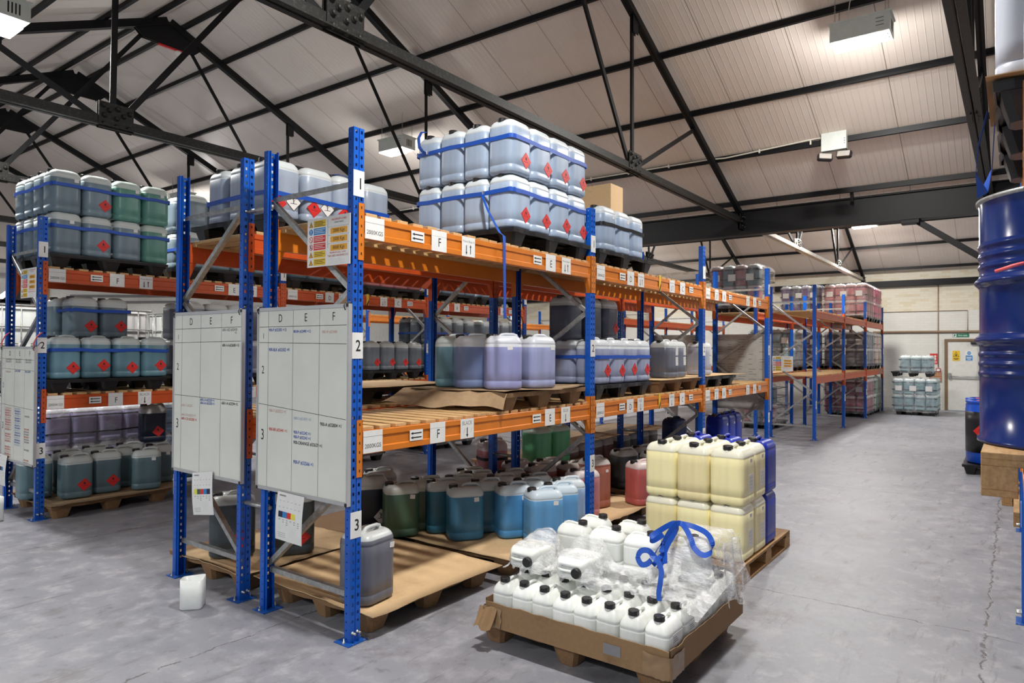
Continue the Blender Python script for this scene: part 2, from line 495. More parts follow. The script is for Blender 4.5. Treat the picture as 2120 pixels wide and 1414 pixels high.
    def lathe(self, prof, c, mat, n=24, axis='z'):     # prof: list of (r, h)
        V, F = [], []
        for (r, h) in prof:
            for k in range(n):
                a = 2 * PI * k / n
                p = (r * math.cos(a), r * math.sin(a), h)
                if axis == 'x': p = (h, p[0], p[1])
                if axis == 'y': p = (p[0], h, p[1])
                V.append((p[0] + c[0], p[1] + c[1], p[2] + c[2]))
        for i in range(len(prof) - 1):
            for k in range(n):
                F.append((i * n + k, i * n + (k + 1) % n, (i + 1) * n + (k + 1) % n, (i + 1) * n + k))
        return self.add(V, F, mat, True)
    def ribbon(self, pts, ups, w, t, mat, closed=False):   # flat strap along pts; ups: direction of the band's width
        pts = [Vector(p) for p in pts]; m = len(pts); V, F = [], []
        for i, p in enumerate(pts):
            a = pts[i - 1] if (i or closed) else p
            c = pts[(i + 1) % m] if (i < m - 1 or closed) else p
            d = (c - a).normalized()
            u = Vector(ups[i] if isinstance(ups, list) else ups); u = (u - d * u.dot(d)).normalized()
            nrm = d.cross(u)
            V += [p + u * w / 2 + nrm * t / 2, p - u * w / 2 + nrm * t / 2, p - u * w / 2 - nrm * t / 2, p + u * w / 2 - nrm * t / 2]
        for i in range(m if closed else m - 1):
            j = (i + 1) % m
            for k in range(4):
                F.append((i * 4 + k, i * 4 + (k + 1) % 4, j * 4 + (k + 1) % 4, j * 4 + k))
        if not closed:
            F.append((3, 2, 1, 0)); F.append(tuple((m - 1) * 4 + k for k in range(4)))
        return self.add(V, F, mat, False)
    def grid(self, fn, nu, nv, mat, smooth=True, closed_u=False):
        V = [fn(i / (nu if closed_u else nu - 1), j / (nv - 1)) for j in range(nv) for i in range(nu)]
        F = []
        for j in range(nv - 1):
            for i in range(nu if closed_u else nu - 1):
                k = (i + 1) % nu
                F.append((j * nu + i, j * nu + k, (j + 1) * nu + k, (j + 1) * nu + i))
        return self.add(V, F, mat, smooth)
    def poly(self, o, r, u, pts, mat, off=0.0):
        o, r, u = Vector(o), Vector(r), Vector(u); n = r.cross(u).normalized() * off
        V = [o + r * a + u * b + n for a, b in pts]
        return self.add(V, [tuple(range(len(V)))], mat)
    def rect(self, o, r, u, x0, y0, x1, y1, mat, off=0.0):
        return self.poly(o, r, u, [(x0, y0), (x1, y0), (x1, y1), (x0, y1)], mat, off)
    def text(self, o, r, u, x, y, size, s, mat, off=0.0, center=True, sx=1.0, thick=0.0):
        vs_, fs, w = text_geo(s, thick)
        o, r, u = Vector(o), Vector(r), Vector(u); n = r.cross(u).normalized() * off
        dx = -w * size * sx / 2 if center else 0
        V = [o + r * (x + dx + a * size * sx) + u * (y + b * size) + n for a, b in vs_]
        return self.add(V, fs, mat)
    def mesh(self, name):
        me = D.meshes.new(name)
        me.from_pydata([tuple(p) for p in self.v], [], self.f)
        for m in self.mats: me.materials.append(m)
        me.polygons.foreach_set('material_index', self.mi)
        me.polygons.foreach_set('use_smooth', self.sm)
        me.update()
        return me
    def build(self, name, parent=None, loc=(0, 0, 0), rot=(0, 0, 0)):
        return put(self.mesh(name), name, parent, loc, rot)

_tc = {}
def text_geo(s, thick=0.0):
    k = (s, thick)
    if k in _tc: return _tc[k]
    cu = D.curves.new('glyphs', 'FONT'); cu.body = s; cu.size = 1.0; cu.offset = thick
    cu.resolution_u = 3
    ob = D.objects.new('glyphs', cu)
    COL.objects.link(ob)
    dg = bpy.context.evaluated_depsgraph_get()
    me = ob.evaluated_get(dg).to_mesh()
    vs_ = [(v.co.x, v.co.y) for v in me.vertices]
    fs = [tuple(p.vertices) for p in me.polygons]
    w = (max(v[0] for v in vs_) if vs_ else 0)
    ob.evaluated_get(dg).to_mesh_clear()
    D.objects.remove(ob); D.curves.remove(cu)
    _tc[k] = (vs_, fs, w)
    return _tc[k]

def put(data, name, parent=None, loc=(0, 0, 0), rot=(0, 0, 0)):
    o = D.objects.new(name, data)
    COL.objects.link(o)
    o.location = loc
    o.rotation_euler = rot
    if parent: o.parent = parent
    return o
def thing(name, label, cat, loc=(0, 0, 0), rz=0, group=None):
    o = put(None, name, None, loc, (0, 0, rz))
    o.empty_display_size = 0.1
    return tag(o, label, cat, group)
def tag(o, label, cat, group=None):
    o['label'] = label; o['category'] = cat
    if group: o['group'] = group
    return o
def struct(o, kind='structure'):
    o['kind'] = kind
    return o
# ================================================================ THE BUILDING
ORD = ['first', 'second', 'third', 'fourth', 'fifth', 'sixth', 'seventh', 'eighth', 'ninth', 'tenth', 'eleventh', 'twelfth', 'thirteenth', 'fourteenth']
mb = MB(); mb.box(-7, 21.75, -9, 20.2, -0.15, 0.0, 'floor'); struct(mb.build('floor'))
RX1, RX2, XV, XE = 2.9, 15.6, 9.6, 21.6
SL = 0.443
def zr(x):   # rafter centre line
    if x <= XV: return 7.07 - SL * abs(x - RX1)
    return 4.10 + SL * (XV + 6.0 - RX2 + 6.0 - abs(x - RX2)) if False else 6.76 - SL * abs(x - RX2)
def roof_slab(mb, xa, xb, y0, y1):
    o = 0.145
    za, zb = zr(xa) + o, zr(xb - 1e-4 if xb == XV else xb) + o
    V = [(xa, y0, za), (xb, y0, zb), (xb, y1, zb), (xa, y1, za)]
    V += [(x, y, z + 0.10) for x, y, z in V]
    mb.add(V, [(0, 3, 2, 1), (4, 5, 6, 7), (0, 1, 5, 4), (1, 2, 6, 5), (2, 3, 7, 6), (3, 0, 4, 7)], 'roof')
mb = MB()
Y0, Y1 = -9.0, 20.2
roof_slab(mb, -3.85, RX1, Y0, Y1); roof_slab(mb, RX1, 9.55, Y0, Y1); roof_slab(mb, 9.65, RX2, Y0, Y1); roof_slab(mb, RX2, 21.75, Y0, Y1)
mb.box(9.5, 9.7, Y0, Y1, 4.245, 4.30, 'roof')
struct(mb.build('ceiling'))
# far brick wall (+X), back wall (+Y)
mb = MB()
mb.box(XE, XE + 0.25, -9, -2.42, 0, 4.3, 'brick'); mb.box(XE, XE + 0.25, -1.42, 20.2, 0, 4.3, 'brick'); mb.box(XE, XE + 0.25, -2.42, -1.42, 2.14, 4.3, 'brick')
struct(mb.build('wall_east'))
mb = MB(); mb.box(-7, 21.6, 20.0, 20.2, 0, 4.0, 'wallwhite')
V = [(-3.85, 20.0, 4.0), (RX1, 20.0, 7.3), (XV, 20.0, 4.3), (RX2, 20.0, 7.0), (21.6, 20.0, 4.3), (21.6, 20.0, 4.0)]
mb.add(V, [(0, 1, 2), (2, 3, 4), (0, 2, 4, 5)], 'roof')
struct(mb.build('wall_north'))
mb = MB(); mb.box(XE - 0.03, XE, -1.34, -1.02, 0.85 - 0.0, 1.16, 'redbrick'); mb.build('brick_patch'); D.objects['brick_patch']['kind'] = 'structure'; D.objects['brick_patch'].name = 'trim_1'
mb = MB(); mb.tube([(XE - 0.03, -6, 2.36), (XE - 0.03, 0.5, 2.36)], 0.035, 'pipe_brown'); struct(mb.build('trim_2'))
mb = MB(); mb.tube([(XE - 0.02, -1.26, 3.8), (XE - 0.02, -1.26, 1.28)], 0.012, 'pipe_brown'); struct(mb.build('trim_3'))
mb = MB(); mb.tube([(XE - 0.02, 0.3, 2.99), (XE - 0.02, -2.0, 2.99), (XE - 0.02, -2.0, 2.3)], 0.009, 'pipe_brown'); struct(mb.build('trim_4'))
# fire door
d = put(None, 'door_1', None, (XE, -1.92, 0)); struct(d)
mb = MB(); mb.box(-0.03, 0.06, -0.42, 0.42, 0.02, 2.06, 'door'); mb.build('door_leaf', d)
mb = MB()
for a, b in ((-0.50, -0.42), (0.42, 0.50)): mb.box(-0.05, 0.1, a, b, 0, 2.14, 'frame_brown')
mb.box(-0.05, 0.1, -0.42, 0.42, 2.06, 2.14, 'frame_brown'); mb.build('door_frame', d)
mb = MB(); mb.tube([(-0.09, -0.38, 1.02), (-0.09, 0.38, 1.02)], 0.018, 'galv'); mb.box(-0.1, -0.03, 0.34, 0.40, 0.96, 1.12, 'galv'); mb.box(-0.1, -0.03, -0.40, -0.34, 0.96, 1.16, 'galv')
mb.tube([(-0.06, -0.37, 1.1), (-0.06, -0.37, 2.04)], 0.012, 'galv'); mb.tube([(-0.06, -0.37, 0.96), (-0.06, -0.37, 0.05)], 0.012, 'galv'); mb.build('panic_bar', d)
mb = MB(); mb.box(-0.10, -0.03, -0.38, -0.16, 1.98, 2.04, 'cap'); mb.bar((-0.08, -0.3, 2.05), (-0.12, -0.1, 2.07), 0.02, 0.01, 'cap'); mb.build('door_closer', d)
# door signs
E_R, E_U = (0, -1, 0), (0, 0, 1)     # in-plane axes of things facing -X
def sign(name, label, cat, x, yl, z0, w, h, els, group=None, t=0.004, base='white'):
    """flat sign facing -X; els are drawn in metres from its lower left corner"""
    o = thing(name, label, cat, (x, yl, z0), 0, group)
    mb = MB(); mb.box(-t, 0, -w, 0, 0, h, base)
    for e in els: e(mb, (-t, 0, 0))
    mb.build('panel', o)
    return o
def R_(x0, y0, x1, y1, m, k=1): return lambda mb, o: mb.rect(o, E_R, E_U, x0, y0, x1, y1, m, 0.0006 * k)
def P_(pts, m, k=1): return lambda mb, o: mb.poly(o, E_R, E_U, pts, m, 0.0006 * k)
def T_(x, y, s, txt, m, k=2, c=True, sx=1.0, th=0.0): return lambda mb, o: mb.text(o, E_R, E_U, x, y, s, txt, m, 0.0006 * k, c, sx, th)
def C_(x, y, r, m, k=1, n=20): return P_([(x + r * math.cos(2 * PI * i / n), y + r * math.sin(2 * PI * i / n)) for i in range(n)], m, k)
sign('safety_sign', 'yellow flammable warning notice on the cream fire door', 'sign', XE - 0.03, -1.62, 1.49, 0.19, 0.30,
     [R_(0, 0, .19, .3, 'yellow'), P_([(.02, .12), (.17, .12), (.095, .27)], 'ink', 2), P_([(.035, .13), (.155, .13), (.095, .25)], 'yellow', 3), P_([(.08, .14), (.11, .14), (.115, .17), (.095, .21), (.075, .17)], 'ink', 4), R_(.03, .06, .16, .08, 'ink', 2), R_(.05, .03, .14, .045, 'ink', 2)])
sign('safety_sign', 'blue and white mandatory notice on the cream fire door', 'sign', XE - 0.03, -1.94, 1.49, 0.19, 0.30,
     [C_(.095, .23, .05, 'signblue'), R_(.06, .225, .13, .24, 'white', 2), R_(.01, .01, .18, .16, 'signblue'), R_(.03, .10, .16, .12, 'white', 2), R_(.03, .07, .16, .085, 'white', 2), R_(.05, .035, .14, .05, 'white', 2)])
sign('safety_sign', 'green fire exit sign above the cream door', 'sign', XE, -1.62, 2.19, 0.42, 0.11,
     [R_(0, 0, .42, .11, 'signgreen'), R_(.01, .01, .10, .10, 'white', 2), P_([(.03, .02), (.05, .02), (.07, .05), (.09, .05), (.07, .09), (.04, .085)], 'signgreen', 3), T_(.255, .035, .065, 'Fire exit', 'white', 2, True, 1.0, 0.01)])
sign('safety_sign', 'red fire action notice on the wall left of the door', 'sign', XE, -1.04, 1.38, 0.20, 0.32,
     [R_(0, 0, .2, .32, 'red'), C_(.06, .22, .035, 'white', 2), C_(.14, .24, .03, 'white', 2), R_(.05, .12, .09, .2, 'white', 2), R_(.12, .12, .16, .2, 'white', 2), R_(.02, .07, .18, .085, 'white', 2), R_(.02, .04, .18, .055, 'white', 2)])
t = thing('fire_call_point', 'red fire call point at the foot of the brown wall conduit', 'alarm', (XE, -1.26, 1.20))
mb = MB(); mb.bbox(-0.05, 0, -0.06, 0.06, -0.05, 0.06, 'extred'); mb.build('housing', t); mb = MB(); mb.rect((-0.0515, 0.04, -0.03), E_R, E_U, 0, 0, .08, .07, 'white'); mb.build('glass_pane', t)

# ---------------------------------------------------------------- steelwork
def bolt(mb, p, ax, r=0.016, m='grey_steel'):
    mb.lathe([(0.0, -0.030), (r * .9, -0.030), (r, -0.026), (r, -0.006), (r * 1.35, -0.004), (r * 1.35, 0.0)], p, m, 8, ax)
def truss(y, rx, xa, xb, nodes, label, m='black_steel', tie_m='grey_steel'):
    t = thing('roof_truss', label, 'roof truss', (0, y, 0), 0, 'steel roof trusses across the hall')
    zt = 4.05
    ap = zr(rx) if rx == RX1 else 6.76
    def rz_(x): return ap - SL * abs(x - rx)
    for s in (-1, 1):
        mb = MB(); mb.chan((xa, s * 0.012, zt - 0.045), (xb, s * 0.012, zt - 0.045), 0.052, 0.10, 0.012, tie_m, (0, 0, 1), -s); mb.build('tie_bar', t)
    for xe in (xa, xb):
        mb = MB()
        for s in (-1, 1): mb.chan((xe, s * 0.012, rz_(xe) - 0.06), (rx, s * 0.012, ap - 0.06), 0.055, 0.12, 0.014, m, (0, 0, 1), -s)
        mb.build('rafter', t)
    for s, xn in zip((-1, 1), nodes):
        q = abs(xn - rx) / 6.7 * 6.7
        hang = [((xn, 0, zt), (xn - s * 0.02, 0, rz_(xn) - 0.05)), ((xn - s * 0.05, 0, zt), (rx + s * 0.38, 0, ap - 0.35)), ((xn + s * 0.06, 0, zt), (xn + s * (6.7 - 2.3) * 0.47, 0, rz_(xn + s * 2.07) - 0.05))]
        for k, (p, q2) in enumerate(hang):
            mb = MB(); mb.chan(p, q2, 0.06, 0.055 if k else 0.05, 0.009, m, (0, 1, 0), 1); mb.build('strut', t)
        mb = MB()
        for sy in (-1, 1): mb.box(xn - 0.17, xn + 0.17, sy * 0.022 - 0.006, sy * 0.022 + 0.006, zt - 0.07, zt + 0.20, tie_m)
        for bx, bz in ((-.12, -.03), (0, -.035), (.12, -.03), (-.12, .06), (.0, .05), (.07, .09), (-.07, .12), (.13, .13), (.01, .15), (-.13, .16)):
            bolt(mb, (xn + bx, -0.028, zt + bz), 'y', 0.022, 'grey_steel')
        mb.build('gusset_plate', t)
        mb = MB(); xh = xn
        for sy in (-1, 1): mb.box(xh - 0.07, xh + 0.07, sy * 0.02 - 0.005, sy * 0.02 + 0.005, rz_(xh) - 0.26, rz_(xh) - 0.02, m)
        mb.build('hanger_plate', t)
    mb = MB()
    for sy in (-1, 1):
        mb.add([(rx + a, sy * 0.024 + b, ap + c) for b in (-.006, .006) for a, c in ((-.55, -.30), (-.42, -.42), (.42, -.42), (.55, -.30), (.12, -.02), (-.12, -.02))],
               [(0, 1, 2, 3, 4, 5), (11, 10, 9, 8, 7, 6)] + [(i, i + 6, (i + 1) % 6 + 6, (i + 1) % 6) for i in range(6)], m)
    mb.build('apex_plate', t)
    for xe in (xa + 0.1, xb - 0.12):
        mb = MB()
        for sy in (-1, 1): mb.box(xe - 0.16, xe + 0.14, sy * 0.024 - 0.006, sy * 0.024 + 0.006, zt - 0.16, zt + 0.14, m)
        for bx, bz in ((-.1, -.02), (0, -.05), (.08, -.02), (-.06, .06), (.06, .07), (-.08, -.1), (.06, -.1)): bolt(mb, (xe + bx, -0.03, zt + bz), 'y', 0.013)
        mb.build('shoe_plate', t)
    return t
TY = [-2.83 + 3.6 * k for k in range(7)]
names = ['nearest the camera at the right edge', 'next beyond the nearest one', 'third from the camera', 'fourth from the camera', 'fifth from the camera', 'sixth from the camera', 'last before the far gable']
for k, y in enumerate(TY):
    truss(y, RX1, -3.8, 9.6, (0.55, 5.22), 'black steel roof truss of the nearer bay, ' + names[k])
for k, y in enumerate(TY):
    truss(y, RX2, 9.6, 21.6, (13.4, 17.75), 'roof truss of the far bay, ' + names[k], 'black_steel', 'cream_steel' if k == 1 else 'grey_steel')
def purlin(x, label, grp, zo=0.0, w=0.05, h=0.078, m='black_steel'):
    z = zr(x) + zo
    mb = MB(); mb.box(x - w / 2, x + w / 2, Y0 + .1, 19.95, z + 0.065, z + 0.065 + h, m)
    tag(mb.build('purlin'), label, 'purlin', grp)
for rx, offs, bay in ((RX1, (0.25, 0.98, 2.05, 3.14, 4.24, 5.28, 6.42), 'nearer'), (RX2, (0.25, 1.2, 2.3, 3.4, 4.5, 5.75), 'far')):
    for s, side in ((-1, 'left'), (1, 'right')):
        for k, o_ in enumerate(offs):
            purlin(rx + s * o_, 'black purlin on the %s slope of the %s roof bay, %s below the ridge' % (side, bay, ORD[k]), 'purlins of the %s roof bay' % bay)
for x, lab, z0, z1, mm in ((XV, 'deep black valley girder between the two roof bays', 3.80, 4.24, 'black_steel'), (-3.8, 'black eaves girder left of the nearer bay', 3.80, 4.24, 'black_steel')):
    t = thing('girder', lab, 'girder', (x, 0, 0))
    mb = MB(); mb.box(-0.07, 0.07, Y0, 20, z0 + 0.02, z1 - 0.02, mm); mb.build('web', t)
    for z in (z0, z1 - 0.02):
        mb = MB(); mb.box(-0.11, 0.11, Y0, 20, z, z + 0.02, mm); mb.build('flange', t)
mb = MB(); mb.box(XE - 0.16, XE, Y0, 20, 3.78, 3.96, 'black_steel'); tag(mb.build('wall_plate_beam'), 'black steel beam along the top of the far brick wall', 'beam')
mb = MB(); mb.chan((9.6, -1.84, 3.79), (9.6, -2.80, 3.05), 0.08, 0.09, 0.012, 'black_steel', (1, 0, 0)); mb.bbox(9.5, 9.7, -1.95, -1.70, 3.74, 3.80, 'black_steel'); tag(mb.build('knee_brace'), 'black knee brace under the valley girder beside the drum', 'brace')
mb = MB(); mb.box(9.5, 9.7, -3.0, -2.8, 0, 3.8, 'black_steel'); tag(mb.build('column'), 'black steel column under the valley girder at the right', 'column')
mb = MB(); mb.chan((9.42, -1.05, 4.16), (9.36, -1.05, 4.40), 0.05, 0.05, 0.01, 'black_steel', (0, 1, 0)); tag(mb.build('purlin_cleat'), 'short black post from valley girder up to the last purlin', 'post')
# cable along the purlin and emergency twin light
mb = MB(); xc = RX1 + 5.28 - 0.05; zc = zr(RX1 + 5.28) + 0.12
mb.tube([(xc, -0.95, zc + 0.03), (xc, -0.8, zc + .05), (xc, 0.2, zc), (xc, 0.6, zc - .02), (xc, 0.9, zc), (xc, 6, zc), (xc, 12, zc), (xc, 19, zc)], 0.012, 'cable')
for i in range(12): mb.box(xc - 0.018, xc + 0.01, -0.7 + i * .75, -0.68 + i * .75, zc - 0.03, zc + 0.03, 'cable')
tag(mb.build('power_cable'), 'cream cable clipped along the purlin to the emergency light', 'cable')
t = thing('emergency_light', 'white emergency light box with twin black spotlights under the right roof slope', 'emergency light', (8.05, -1.02, 4.60))
mb = MB(); mb.bbox(0, 0.10, -0.17, 0.17, 0.07, 0.42, 'lamp_body'); mb.build('battery_box', t)
for yy, a in ((0.12, .45), (-0.14, -.1)):
    mb = MB(); mb.bbox(-0.035, 0.035, -0.085, 0.085, -0.045, 0.045, 'cap', 0.015); mb.bbox(-0.042, -0.03, -0.072, 0.072, -0.034, 0.034, 'glass', 0.005); mb.tube([(0.03, 0, 0.03), (0.05, 0, 0.09)], 0.008, 'cap'); mb.build('spotlight', t, (0.01, yy, -0.02), (0.1, 0.25, a)).scale = (1.2, 1.2, 1.2)
mb = MB()
for k in range(3): mb.lathe([(0, -.004), (.008, -.003), (.008, .0)], (-0.0, -0.145, 0.15 + k * .035), 'greyink', 8, 'x')
mb.build('indicator', t)
# detector
t = thing('smoke_detector', 'white detector on a red bracket under the nearest visible roof apex', 'detector', (3.05, TY[3], 6.62))
mb = MB(); mb.lathe([(0, -.06), (.03, -.06), (.05, -.03), (.055, 0), (.0, 0)], (0, 0, 0), 'white', 16); mb.build('sensor', t)
mb = MB(); mb.box(-0.32, 0.08, -0.02, 0.02, 0.0, 0.035, 'red'); mb.build('bracket', t)

# ---------------------------------------------------------------- hanging lamps (these light the hall)
def make_lamp():
    t = thing('high_bay_lamp', '', 'lamp')
    mb = MB(); mb.bbox(-0.16, 0.16, -0.33, 0.29, 0.02, 0.24, 'lamp_body', 0.006); mb.box(-0.175, 0.175, -0.345, 0.305, 0.225, 0.245, 'lamp_body')
    for sx in (-1, 1):
        for k in range(3): mb.box(sx * 0.1625 - .001, sx * 0.1625 + .001, -0.27, -0.19, 0.09 + k * .04, 0.10 + k * .04, 'greyink')
    for k in range(4): mb.box(-0.06 + k * .035, -0.045 + k * .035, -0.332, -0.3305, 0.06, 0.18, 'ink')
    for k in range(3):
        for j in (-1, 1): mb.box(-0.02 + j * .05, j * .05 + .02, -0.30 + k * .04, -0.29 + k * .04, 0.0185, 0.0195, 'greyink')
    mb.build('housing', t)
    mb = MB(); mb.box(-0.15, 0.15, -0.13, 0.28, 0.004, 0.018, 'lamp_glow'); mb.build('lens', t)
    for yy in (-0.28, 0.24):
        for sx in (-.12, .12):
            mb = MB()
            n = 16
            for k in range(n):
                z = 0.26 + k * 0.026; a = (k % 2) * PI / 2
                ring = [(sx + 0.007 * math.cos(b) * math.cos(a), yy + 0.007 * math.cos(b) * math.sin(a), z + 0.017 * math.sin(b)) for b in [2 * PI * i / 6 for i in range(6)]]
                mb.tube(ring, 0.0022, 'steel', 4, True)
            mb.build('chain', t)
    mb = MB(); mb.tube([(0.0, 0.16, 0.24), (0.02, 0.13, 0.34), (-0.02, 0.1, 0.5), (0, 0.05, 0.66)], 0.005, 'cable', 6); mb.build('flex', t)
    return t
def area(loc, sy, sx, power, col=(1.0, 0.98, 0.94)):
    l = D.lights.new('lamp_light', 'AREA'); l.shape = 'RECTANGLE'; l.size = sx; l.size_y = sy; l.energy = power; l.color = col
    o = D.objects.new('lamp_light', l); COL.objects.link(o); o.location = loc
    return o
lamp0 = make_lamp(); used = False
LAMPS = [(6.02, -1.70, 5.30, 'white high bay lamp on chains at the top right of the nearer bay'),
         (5.95, 5.85, 5.28, 'white high bay lamp on chains above the middle of the front racks'),
         (5.95, 13.3, 5.28, 'distant lit high bay lamp seen above the blue uprights at left'),
         (0.02, 5.90, 5.28, 'white high bay lamp glowing at the top left corner'),
         (0.10, -1.70, 5.28, 'high bay lamp above the near end of the front aisle'),
         (0.02, 13.3, 5.28, 'high bay lamp far down the left roof slope'),
         (18.1, 0.20, 5.15, 'lit high bay lamp of the far bay under the valley girder'),
         (12.9, 0.20, 5.15, 'high bay lamp of the far bay hidden behind the girder'),
         (18.1, 7.60, 5.15, 'high bay lamp of the far bay further left'),
         (12.9, 7.60, 5.15, 'high bay lamp of the far bay behind the racks'),
         (15.5, 14.0, 5.15, 'high bay lamp in the far back corner'),
         (18.1, -6.9, 5.15, 'high bay lamp of the far bay at the right'),
         (-2.6, -6.5, 5.1, 'unseen high bay lamp added as fill behind the camera'),  # out of view, added as fill from behind
         (-6.3, -2.2, 4.6, 'unseen high bay lamp added for fill outside the left eaves beside the camera'),  # added out of view to brighten the whiteboards on the rack ends
         (-6.3, 4.2, 4.6, 'unseen high bay lamp added for fill outside the left eaves further along')]  # second added fill lamp for the rack end boards, out of view
for i, (x, y, z, lab) in enumerate(LAMPS):
    if i == 0: L = lamp0
    else:
        L = lamp0.copy(); COL.objects.link(L)
        for ch in lamp0.children:
            c = ch.copy(); COL.objects.link(c); c.parent = L
    L.location = (x, y, z); L['label'] = lab; L['category'] = 'lamp'; L['group'] = 'hanging high bay lamps'
    a = area((x, y + 0.075, z - 0.004), 0.38, 0.28, LAMP_POWER)
    pl = D.lights.new('lamp_glow', 'POINT'); pl.energy = LAMP_POWER * .24; pl.shadow_soft_size = .10; pl.color = (1, .98, .95)
    po = D.objects.new('lamp_glow', pl); COL.objects.link(po); po.location = (x, y + .075, z - .22)

# ================================================================ PALLET RACKING
H = 3.05; FD = 0.90; BAY = 2.80
def upright_mesh(h=H):
    mb = MB()
    mb.box(0, 0.034, 0, 0.004, 0.006, h, 'upright'); mb.box(0.046, 0.08, 0, 0.004, 0.006, h, 'upright'); mb.box(0.034, 0.046, 0.004, 0.008, 0.006, h, 'upright')
    mb.box(0.034, 0.036, 0, 0.008, 0.006, h, 'upright'); mb.box(0.044, 0.046, 0, 0.008, 0.006, h, 'upright')
    for x in (0, 0.077): mb.box(x, x + 0.003, 0.0042, 0.044, 0.006, h, 'upright')
    mb.box(0.003, 0.014, 0.041, 0.044, 0.006, h, 'upright'); mb.box(0.066, 0.077, 0.041, 0.044, 0.006, h, 'upright')
    mb.box(0.011, 0.014, 0.044, 0.062, 0.006, h, 'upright'); mb.box(0.066, 0.069, 0.044, 0.062, 0.006, h, 'upright')
    return mb.mesh('upright')
UPM = upright_mesh()
def plate_mesh():
    mb = MB(); mb.box(-0.035, 0.115, -0.03, 0.10, 0, 0.006, 'blue')
    for x in (0.022, 0.058): bolt(mb, (x, 0.002, 0.06), 'y', 0.008, 'steel')
    for x, y in ((-0.018, 0.03), (0.1, 0.03)): mb.lathe([(0.009, 0.006), (0.009, 0.016), (0.004, 0.016), (0.004, 0.034), (0, 0.034)], (x, y, 0), 'steel', 8)
    return mb.mesh('base_plate')
PLM = plate_mesh()
def number_mesh(n):
    mb = MB(); mb.box(0.0, 0.083, -0.0015, 0.0, 0, 0.155, 'white'); mb.text((0, -0.0016, 0), (1, 0, 0), (0, 0, 1), 0.045, 0.045, 0.095, n, 'ink', 0.0005, True, 0.85, 0.012)
    return mb.mesh('number_label')
NUM = {n: number_mesh(n) for n in '123'}
def brace_mesh(p, q):
    mb = MB(); mb.chan(p, q, 0.032, 0.034, 0.003, 'galv', (1, 0, 0)); mb.chan(p, q, 0.032, -0.034, 0.003, 'galv', (1, 0, 0)) if False else None
    return mb.mesh('brace')
def brace_set(flip):
    def Y(y): return FD - y if flip else y
    pts = [(FD - .045, .29), (.045, .95), (FD - .045, 1.52), (.045, 2.09), (FD - .045, 2.72)]
    out = []
    for (a, za), (b, zb) in zip(pts, pts[1:]): out.append(('diagonal_brace', brace_mesh((0.04, Y(a), za), (0.04, Y(b), zb))))
    for z in (.28, 2.74): out.append(('horizontal_brace', brace_mesh((0.045, .045, z), (0.045, FD - .045, z))))
    return out
BR = {False: brace_set(False), True: brace_set(True)}
def beam_mesh(m):
    mb = MB(); L = 2.72
    prof = [(0.045, 0), (0.004, 0), (0.001, -.003), (0.001, -.034), (0.008, -.040), (0.008, -.098), (0.0, -.104), (0.0, -.136), (0.004, -.140), (0.045, -.140)]
    n = len(prof)
    mb.add([(x, y, z) for x in (0, L) for y, z in prof], [tuple(range(n)), tuple(range(n, 2 * n))[::-1]] + [(i, n + i, n + (i + 1) % n, (i + 1) % n) for i in range(n)], m)
    return mb.mesh('beam')
def conn_mesh(m, right):
    mb = MB(); s = 1 if not right else -1
    x0, x1 = (-0.042, 0.002) if not right else (2.718, 2.762)
    mb.box(x0, x1, -0.005, -0.001, -0.27, 0.07, m)
    xi = 0.0 if not right else 2.718
    mb.box(xi, xi + 0.003, -0.005, 0.05, -0.27, 0.07, m)
    if right: mb.add([(2.718, 0.0, -.14), (2.718, 0.0, -.27), (2.66, 0.0, -.14), (2.718, 0.04, -.14), (2.718, 0.04, -.27), (2.66, 0.04, -.14)], [(0, 1, 2), (5, 4, 3), (0, 3, 4, 1), (1, 4, 5, 2), (2, 5, 3, 0)], m)
    for k in range(6):
        z = -0.24 + k * 0.055; xx = (x0 + x1) / 2
        mb.box(xx - .004, xx + .004, -0.0058, -0.005, z, z + .016, 'ink')
    return mb.mesh('connector')
BM = {m: (beam_mesh(m), conn_mesh(m, False), conn_mesh(m, True)) for m in ('orange', 'orange_old')}
def deck_mesh(seed):
    rnd = random.Random(seed); mb = MB(); x = 0.02
    while x < 2.66:
        w = 0.092
        dy = rnd.uniform(-.008, .012); dx = rnd.uniform(-.006, .006)
        mb.bbox(x + dx, x + w + dx, 0.004 + dy, 0.885 + dy, 0.0, 0.022, 'slat', 0.002)
        x += 0.137
    for y in (0.07, 0.79): mb.box(0.02, 2.70, y, y + 0.05, -0.020, 0.0, 'slat')
    return mb.mesh('timber_deck')
DECKM = [deck_mesh(s) for s in range(3)]
B_R, B_U = (1, 0, 0), (0, 0, 1)
